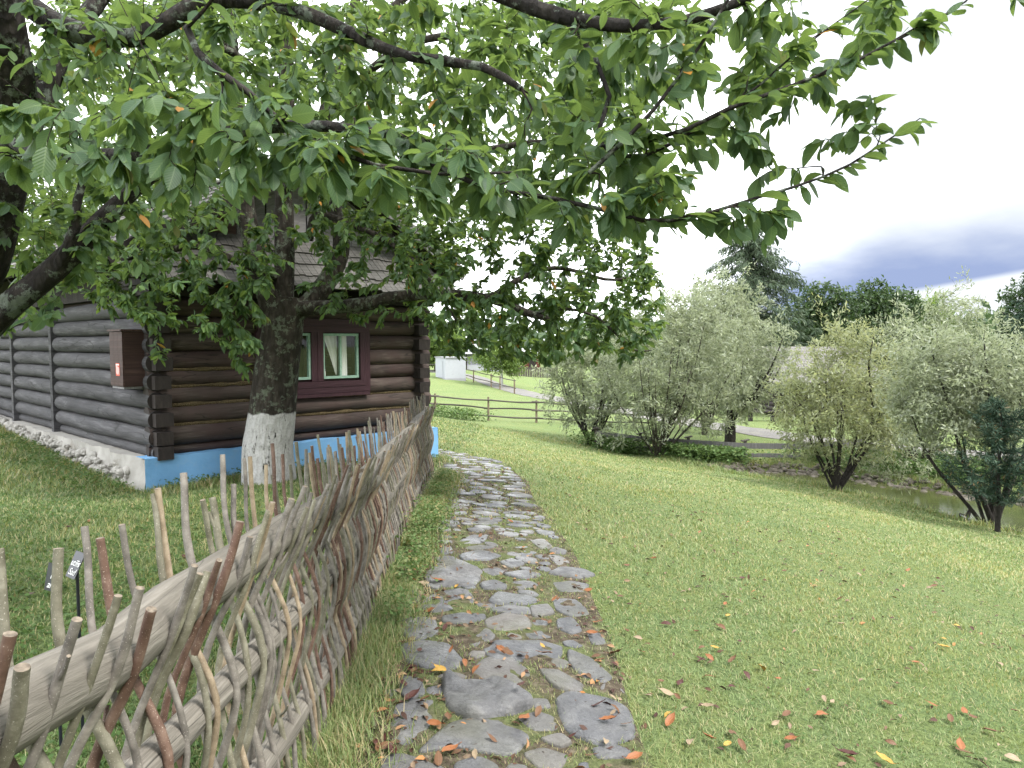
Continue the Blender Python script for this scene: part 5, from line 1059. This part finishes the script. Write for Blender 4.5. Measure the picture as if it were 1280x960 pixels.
# plant labels on stakes behind the fence
TXT = {}
def text_mesh(body, size, parent, mat, M4, name='lettering'):
    cu = bpy.data.curves.new('txt', 'FONT'); cu.body = body; cu.size = size; cu.extrude = .0006; cu.align_x = 'CENTER'; cu.align_y = 'CENTER'; cu.shear = .35
    o = bpy.data.objects.new('txt', cu); COL.objects.link(o); dg = bpy.context.evaluated_depsgraph_get(); me = bpy.data.meshes.new_from_object(o.evaluated_get(dg)); bpy.data.objects.remove(o); bpy.data.curves.remove(cu)
    me.materials.clear(); me.materials.append(mat); ob = bpy.data.objects.new(name, me); COL.objects.link(ob); me.transform(M4); me.transform(Matrix.Translation(-Vector(parent.location))); ob.parent = parent; return ob
def plant_sign(cx, cy, Y, w, h, yaw, tilt, lines, label):
    c = Vector(P(cx, cy, Y)); gnd = tz(c.x, c.y); root = thing('plant_sign', label, 'sign', (c.x, c.y, gnd))
    rot = Matrix.Translation(c)@Matrix.Rotation(R(yaw), 4, 'Z')@Matrix.Rotation(R(90-tilt), 4, 'X'); m = MB()
    v = [rot@Vector(p) for p in ((-w/2, -h/2, -.003), (w/2, -h/2, -.003), (w/2, h/2, -.003), (-w/2, h/2, -.003), (-w/2, -h/2, .0), (w/2, -h/2, .0), (w/2, h/2, .0), (-w/2, h/2, .0))]
    box8(m, [tuple(a) for a in v]); m.build('plate', M['black'], root); m = MB(); tube(m, [(c.x, c.y+.01, gnd-.05), (c.x, c.y+.01, c.z)], [.006, .006], 6); m.build('stake', M['black'], root)
    for k, l in enumerate(lines): text_mesh(l, h*.36, root, M['white'], rot@Matrix.Translation((0, h*.06-k*h*.34, .0012)))
plant_sign(66, 722, 2.6, .085, .10, -28, 12, ['Fr', 'aria'], 'small black plant label half hidden behind the bright peeled stick')
plant_sign(94, 706, 2.7, .075, .10, -35, 25, ['utilis', 'Sad'], 'small black plant label with white script between two back sticks')

# ------------------------------------------------------------------ fallen leaves
t = {}
LCOL = {'orange': (.20, .075, .026), 'yellow': (.34, .20, .04), 'brown': (.105, .050, .022), 'dark red': (.050, .014, .010), 'pale': (.22, .165, .105)}
for k, c in LCOL.items():
    n = NT(k+' fallen leaf'); tc = n.node('ShaderNodeTexCoord'); s_ = n.node('ShaderNodeSeparateXYZ'); n.L.new(tc.outputs['UV'], s_.inputs[0]); av = n.math('ABSOLUTE', s_.outputs[1])
    cc = n.mix(n.noise(n.coord('UV', (3, 3, 3)), 2, 4), tuple(x*.65 for x in c), tuple(min(1, x*1.35) for x in c)); cc = n.mix(n.ramp(av, [(0, .5), (.07, 0.0)]), cc, tuple(min(1, x*1.6+.05) for x in c)); n.base(cc, .6, .35); t[k] = n.m
lmesh = {}
rn = np.random.default_rng(31)
def leaf_mesh(kind, v):
    if (kind, v) in lmesh: return lmesh[(kind, v)]
    rows = [(-.5-.22, .012), (-.5, .02), (-.38, .22), (-.2, .42), (0, .5), (.2, .46), (.36, .28), (.46, .1), (.5, .01)]; vs, fs_, uv = [], [], []; curl = [.25, -.35, .6, .1][v]; fold = [.35, .15, .5, -.1][v]
    for x, w in rows:
        z0 = curl*x*x-.08*x+.02*math.sin(x*9+v)
        for s in (-1, -.5, 0, .5, 1): y = s*w*.46; vs.append((x*.12, y*.12, (z0+fold*abs(y)+.03*math.sin(x*14+s*3+v))*.12+.006))
    for i in range(len(rows)-1):
        for j in range(4): a = i*5+j; fs_.append((a, a+5, a+6, a+1)); uv += [(rows[i][0], (j-2)/2), (rows[i+1][0], (j-2)/2), (rows[i+1][0], (j-1)/2), (rows[i][0], (j-1)/2)]
    m = MB(); m.add(vs, fs_, uv); o = m.build('fallen_leaf', t[kind]); me = o.data; bpy.data.objects.remove(o); lmesh[(kind, v)] = me; return me
def stone_h(x, y):
    for si, (c, p) in enumerate(pcs):
        if abs(c[0]-x) < .5 and abs(c[1]-y) < .5 and poly_sd(np.array([(x, y)]), p)[0] > 0: return .03 if si != 1 else .09
    return 0.0
def put_leaf(x, y, kind, label, rng_=rn, sc=1.0, lift=0):
    o = bpy.data.objects.new('fallen_leaf', leaf_mesh(kind, int(rng_.integers(4)))); COL.objects.link(o); hh = stone_h(x, y) or (.022 if y < 4.5 else .016)
    o.location = (x, y, tz(x, y)+hh+lift); o.rotation_euler = (rng_.normal()*.25, rng_.normal()*.25, rng_.random()*6.28); s = sc*rng_.uniform(.5, 1.05)*.62; o.scale = (s, s, s); tag(o, label, 'leaf', 'autumn leaves fallen on lawn and path'); return o
named = [(760, 909, 'orange', 'slender orange leaf lying on the wide angular slab'), (655, 905, 'orange', 'orange leaf in the gap right of the big broken slab'), (565, 820, 'orange', 'orange leaf on the flat bluish stone at the left path edge'), (581, 833, 'orange', 'upright orange leaf between the bluish and smooth stones'),
         (549, 845, 'yellow', 'small yellow leaf above the knobbly rock'), (682, 824, 'orange', 'orange leaf on the right rim of the wide rounded stone'), (626, 818, 'orange', 'orange leaf on the left rim of the wide rounded stone'), (740, 798, 'orange', 'bright orange leaf at the lawn edge of the path'), (693, 754, 'orange', 'orange leaf right of the middle path stones'),
         (548, 732, 'orange', 'orange leaf on the fence side beside a yellow leaf'), (571, 736, 'yellow', 'yellow leaf next to an orange one on the fence side of the path'), (543, 912, 'orange', 'orange leaf left of the big broken slab'), (562, 945, 'orange', 'orange brown leaf in front of the big broken slab'),
         (470, 935, 'dark red', 'largest dark red leaf in the heap at the fence foot'), (490, 945, 'dark red', 'dark red leaf at the near end of the fence side heap'), (472, 880, 'dark red', 'dark red leaf against the mossy slab'), (485, 925, 'dark red', 'curled dark red leaf beside the largest of the heap'), (505, 862, 'dark red', 'dark red leaf lying on top of the mossy slab'), (515, 880, 'dark red', 'shrivelled dark red leaf on the mossy slab centre'),
         (1165, 885, 'orange', 'orange leaf alone on the lawn, right side'), (1200, 938, 'orange', 'salmon orange leaf in the lawn near its lower right corner'), (1028, 898, 'orange', 'orange leaf beside two pale leaves on the lawn'), (1040, 882, 'pale', 'pale leaf nearest the lawn orange leaf'), (1030, 878, 'pale', 'pale leaf farthest in the lawn pair'), (1110, 885, 'brown', 'brown leaf in the middle of the right lawn'),
         (1060, 950, 'dark red', 'dark red leaf at the bottom of the lawn'), (915, 863, 'dark red', 'dark red leaf alone on the left lawn'), (850, 860, 'dark red', 'dark red leaf near the path side of the lawn'), (887, 826, 'orange', 'orange leaf farther up the left lawn'), (1105, 957, 'yellow', 'yellow orange leaf at the bottom edge of the lawn'), (770, 822, 'brown', 'brown curled leaf on the lawn next to the path'), (838, 908, 'orange', 'small orange leaf left on the lower lawn'), (735, 740, 'orange', 'orange red leaf at the right edge of the path, farther up'), (1025, 695, 'brown', 'small brown leaf high up the lawn')]
for px, py, k, l in named: g_ = G(px, py); put_leaf(g_[0], g_[1], k, l, sc=1.15)
kinds = list(LCOL); n = 0
def rand_pt():
    r_ = rn.random()
    if r_ < .42: px, py = rn.uniform(730, 1270), 958-abs(rn.normal())*150
    elif r_ < .62: px, py = rn.uniform(680, 1000), rn.uniform(620, 860)
    elif r_ < .90:
        y = 600+360*rn.random()**.8; f = (y-600)/360; px = rn.uniform(550-120*f, 665+150*f); py = y
    else: px, py = rn.uniform(20, 300), rn.uniform(640, 760)
    return px, py
while n < 150:
    px, py = rand_pt()
    if py < 600 or py > 990: continue
    g_ = G(px, py); k = rn.choice(kinds, p=[.10, .05, .53, .17, .15]); place = 'on the path side' if abs(g_[0]-np.interp(g_[1], pc[:, 1], pc[:, 0])) < .6 else 'in the shaded grass behind the fence' if g_[0] < -.9 else 'on the open lawn'
    put_leaf(g_[0], g_[1], k, f'{k} fallen leaf lying {place}'); n += 1
m = MB(); q = []
for i in range(2000):
    x = rn.uniform(-.6, 4.5); y = 2.2+rn.random()**1.5*9
    if i < 650: y = rn.uniform(2.2, 9.5); x = float(fence_x(y))+rn.uniform(.1, .5)
    elif i < 1300: y = 2.2+rn.random()**1.3*8; x = float(np.interp(y, pc[:, 1], pc[:, 0]))+rn.uniform(-.6, .6)
    q.append((x, y))
q = np.array(q); qz = terr(q[:, 0], q[:, 1])+.015; leaves(m, LEAF_MD, np.c_[q, qz], np.c_[rn.normal(size=(len(q), 2)), rn.normal(size=len(q))*.25], rn.uniform(.022, .052, len(q)), rn.random(len(q)), roll=.4, rng=rn)
lt = NT('litter'); lt.base(lt.ramp(lt.attr(), [(0, (.035, .014, .010)), (.5, (.095, .050, .028)), (.8, (.22, .165, .11)), (1, (.30, .13, .04))]), .7)
tag(m.build('leaf_litter', lt.m), 'small crumbled leaf litter along path and fence', 'litter', kind='stuff')

# ------------------------------------------------------------------ grass, one mass
rng = np.random.default_rng(5)
BL = (np.array([(0, -.5, 0), (0, .5, 0), (.55, -.38, .06), (.55, .38, .06), (1, 0, .22)], float))
def blades(mb, pos, h, w, tint, lean=.55, rng=rng):
    n = len(pos); a = rng.random(n)*6.28; ld = np.c_[np.cos(a), np.sin(a), np.zeros(n)]; sd = np.c_[-np.sin(a), np.cos(a), np.zeros(n)]; l = np.abs(rng.normal(size=n))*lean
    up = np.c_[ld[:, :2]*l[:, None], np.ones(n)]; up /= np.linalg.norm(up, axis=1)[:, None]; h = np.broadcast_to(h, (n,))[:, None]; w = np.broadcast_to(w, (n,))[:, None]*.5
    v0 = pos-sd*w; v1 = pos+sd*w; m1 = pos+up*h*.55+ld*h*.06; v2 = m1-sd*w*.8; v3 = m1+sd*w*.8; v4 = pos+up*h*.92+ld*h*(.2+.35*l[:, None])
    V = np.stack([v0, v1, v3, v2, v4], 1).reshape(-1, 3); k = np.arange(n)[:, None]*5; tt = np.repeat(tint, 5)
    mb.add(V, k+np.array([[0, 1, 2, 3]]), None, tt, 0, True); nb = mb.n-len(V); mb.f[3].append((k+np.array([[3, 2, 4]])+nb, np.zeros((n*3, 2)), np.zeros(n), np.full(n, True)))
houseP = np.array([H(-.12, -.1, 0)[:2], H(LU+.15, -.1, 0)[:2], H(LU+.15, LV, 0)[:2], H(-.12, LV, 0)[:2]])
def sample_ground(n, y0, y1, px0=-60, px1=1340, power=.5):
    # positions spread over the wedge of ground in front of the viewpoint
    Y = (y0**power+rng.random(n)*(y1**power-y0**power))**(1/power); X = (rng.uniform(px0, px1, n)-640)/FPX*Y; return np.c_[X, Y]
gm = MB(); allp = []
q = np.vstack([sample_ground(330000, 1.7, 27, power=.55), sample_ground(45000, 1.5, 22, -900, -60, .6), sample_ground(45000, 1.5, 16, 1340, 2100, .6)])
def keep_mask(q, path_keep=.62):
    k = np.ones(len(q), bool); dp = dist_poly(q, pc[::8]); nearp = dp < .53; inst = np.zeros(len(q), bool)
    cand = np.where(dp < .75)[0]
    for c, p in pcs:
        s = cand[np.abs(q[cand]-c).max(1) < .55]
        if len(s): inst[s] |= poly_sd(q[s], c+(p-c)*.93) > 0
    k &= ~inst; nz = vn(np.c_[q, np.zeros(len(q))], 2.2)
    k &= ~(nearp & (rng.random(len(q)) > np.clip(path_keep+.55*nz, .05, .9))); k &= poly_sd(q, houseP) < 0; k &= dist_poly(q, road_c[::4]) > 1.45
    z = terr(q[:, 0], q[:, 1]); k &= z > WATER+.03; return k, z, dp
k, z, dp = keep_mask(q); q = q[k]; z = z[k]; dp = dp[k]; n = len(q); Yd = q[:, 1]; patch = vn(np.c_[q, np.zeros(n)], .9)
patch2 = vn(np.c_[q+40, np.zeros(n)], 4.5); hgt = (.020+.012*patch+.010*rng.random(n)+.020*np.maximum(patch2-.25, 0))*np.clip(.85+Yd*.045, .9, 2.0); hgt *= np.where(q[:, 0] < -1.1, 1.6, 1.0); wd = .0032*np.clip(Yd/3.2, .8, 5.5)
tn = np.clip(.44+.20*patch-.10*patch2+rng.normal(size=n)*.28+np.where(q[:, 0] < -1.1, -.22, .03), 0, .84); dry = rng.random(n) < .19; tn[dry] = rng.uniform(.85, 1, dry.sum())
blades(gm, np.c_[q, z-.002], np.maximum(hgt, .008), wd, tn, .75)
# taller unmown grass: along fence foot, house wall, pond bank
q = []
for i in range(26000):
    y = 1.5+8.5*rng.random()**1.3; q.append((float(np.interp(y, [0, 10], [-.72, -1.05]))+.03+abs(rng.normal())*.13, y))
for i in range(9000): v = rng.uniform(-.1, 11); p = H(-.22-abs(rng.normal())*.35, v, 0); q.append((p[0], p[1]))
for i in range(6000): u = rng.uniform(-.2, 4.3); p = H(u, -.2-abs(rng.normal())*.2, 0); q.append((p[0], p[1]))
q = np.array(q); clump = vn(np.c_[q, np.zeros(len(q))], 3); q = q[clump > -.35]; clump = clump[clump > -.35]; z = terr(q[:, 0], q[:, 1]); n = len(q)
blades(gm, np.c_[q, z], (.05+.07*rng.random(n)+.05*np.maximum(clump, 0)), .0035*np.clip(q[:, 1]/3.5, 1, 3), np.clip(.45+rng.normal(size=n)*.25+(rng.random(n) < .30)*.5, 0, 1), .6)
q = []
for i in range(16000):
    c = fs[rng.integers(200)]+np.array((.25, .45))*abs(rng.normal())+rng.normal(size=2)*.1; q.append(c)
bank = spline(np.array([(5.0, 23.0), (6.6, 20.6), (8.0, 17.4), (9.5, 13.8), (11, 10)]), 200)
for i in range(14000): q.append(bank[rng.integers(200)]+rng.normal(size=2)*.22)
q = np.array(q); z = terr(q[:, 0], q[:, 1]); k = z > WATER-.1; q = q[k]; z = z[k]; n = len(q)
blades(gm, np.c_[q, z], .07+.13*rng.random(n)**2, .012, np.clip(.5+rng.normal(size=n)*.3, 0, 1), .5)
tag(gm.build('grass', M['grass']), 'short lawn grass with longer unmown edges', 'grass', kind='stuff')
# low broadleaf weeds and undergrowth
wm = MB()
def weeds(q, nl, size, hmax, tint0=.3):
    n = len(q); z = terr(q[:, 0], q[:, 1]); p = np.repeat(np.c_[q, z], nl, 0)+np.c_[rng.normal(size=(n*nl, 2))*size*.9, rng.random(n*nl)*hmax]; d = np.c_[rng.normal(size=(n*nl, 2)), rng.normal(size=n*nl)*.4+.2]
    leaves(wm, LEAF_LO, p, d, size*rng.uniform(.5, 1.2, n*nl), np.clip(tint0+rng.random(n*nl)*.6, 0, 1), roll=.5, rng=rng, wscale=rng.uniform(1.1, 2.0, n*nl))
q = sample_ground(5200, 2.2, 8, -60, 470, .7); q = q[(q[:, 0] < -1.0)]; q = q[vn(np.c_[q, np.zeros(len(q))], 1.1) > -.25]; k, _, _ = keep_mask(q); weeds(q[k], 4, .028, .03, .1)
q = sample_ground(1500, 2.0, 14, 560, 1340, .6); q = q[vn(np.c_[q, np.zeros(len(q))], 1.3) > .05]; k, _, dp_ = keep_mask(q); q = q[k]; weeds(q, 4, .016, .018, .25)
q = []
for (cx, cy, r, nn) in [(-.50, 5.9, .16, 170), (-.56, 6.6, .18, 150), (-.62, 4.7, .12, 60), (-.72, 7.7, .14, 90), (-.8, 8.6, .14, 80), (-.52, 3.9, .1, 40), (-.45, 5.2, .12, 60)]:
    cx = float(fence_x(cy))+.16+r*.5
    for i in range(nn): d = rng.normal(size=3)*r*.5; q.append((cx+d[0], cy+d[1]*2.0))
q = np.array(q); weeds(q, 7, .026, .20, .42)
q = np.array([H(-.3-abs(rng.normal())*.3, rng.uniform(-.1, 5), 0)[:2] for i in range(420)]+[H(rng.uniform(0, 4.2), -.22-abs(rng.normal())*.15, 0)[:2] for i in range(330)]); weeds(q, 6, .035, .14, .05)
q = []
for (px, py, Y, r, nn) in [(780, 565, 23.6, .8, 260), (755, 562, 24.4, .7, 200), (880, 578, 22.6, .7, 220), (910, 580, 22.6, .6, 180), (845, 575, 23, .6, 160), (560, 524, 30, 1.2, 120), (575, 520, 30.5, .8, 80), (1100, 590, 22, 1.6, 500), (1150, 592, 21, 1.4, 420), (1230, 600, 20, 1.6, 420), (1040, 585, 23, 1.2, 260)]:
    c = P(px, py, Y)
    for i in range(nn): q.append((c[0]+rng.normal()*r*.6, c[1]+rng.normal()*r*.4))
q = np.array(q); q = q[terr(q[:, 0], q[:, 1]) > WATER]; weeds(q, 9, .10, .50, .25)
tag(wm.build('weeds', M['weed']), 'low broadleaf weeds at fence foot, house wall and pond bank', 'weeds', kind='stuff')
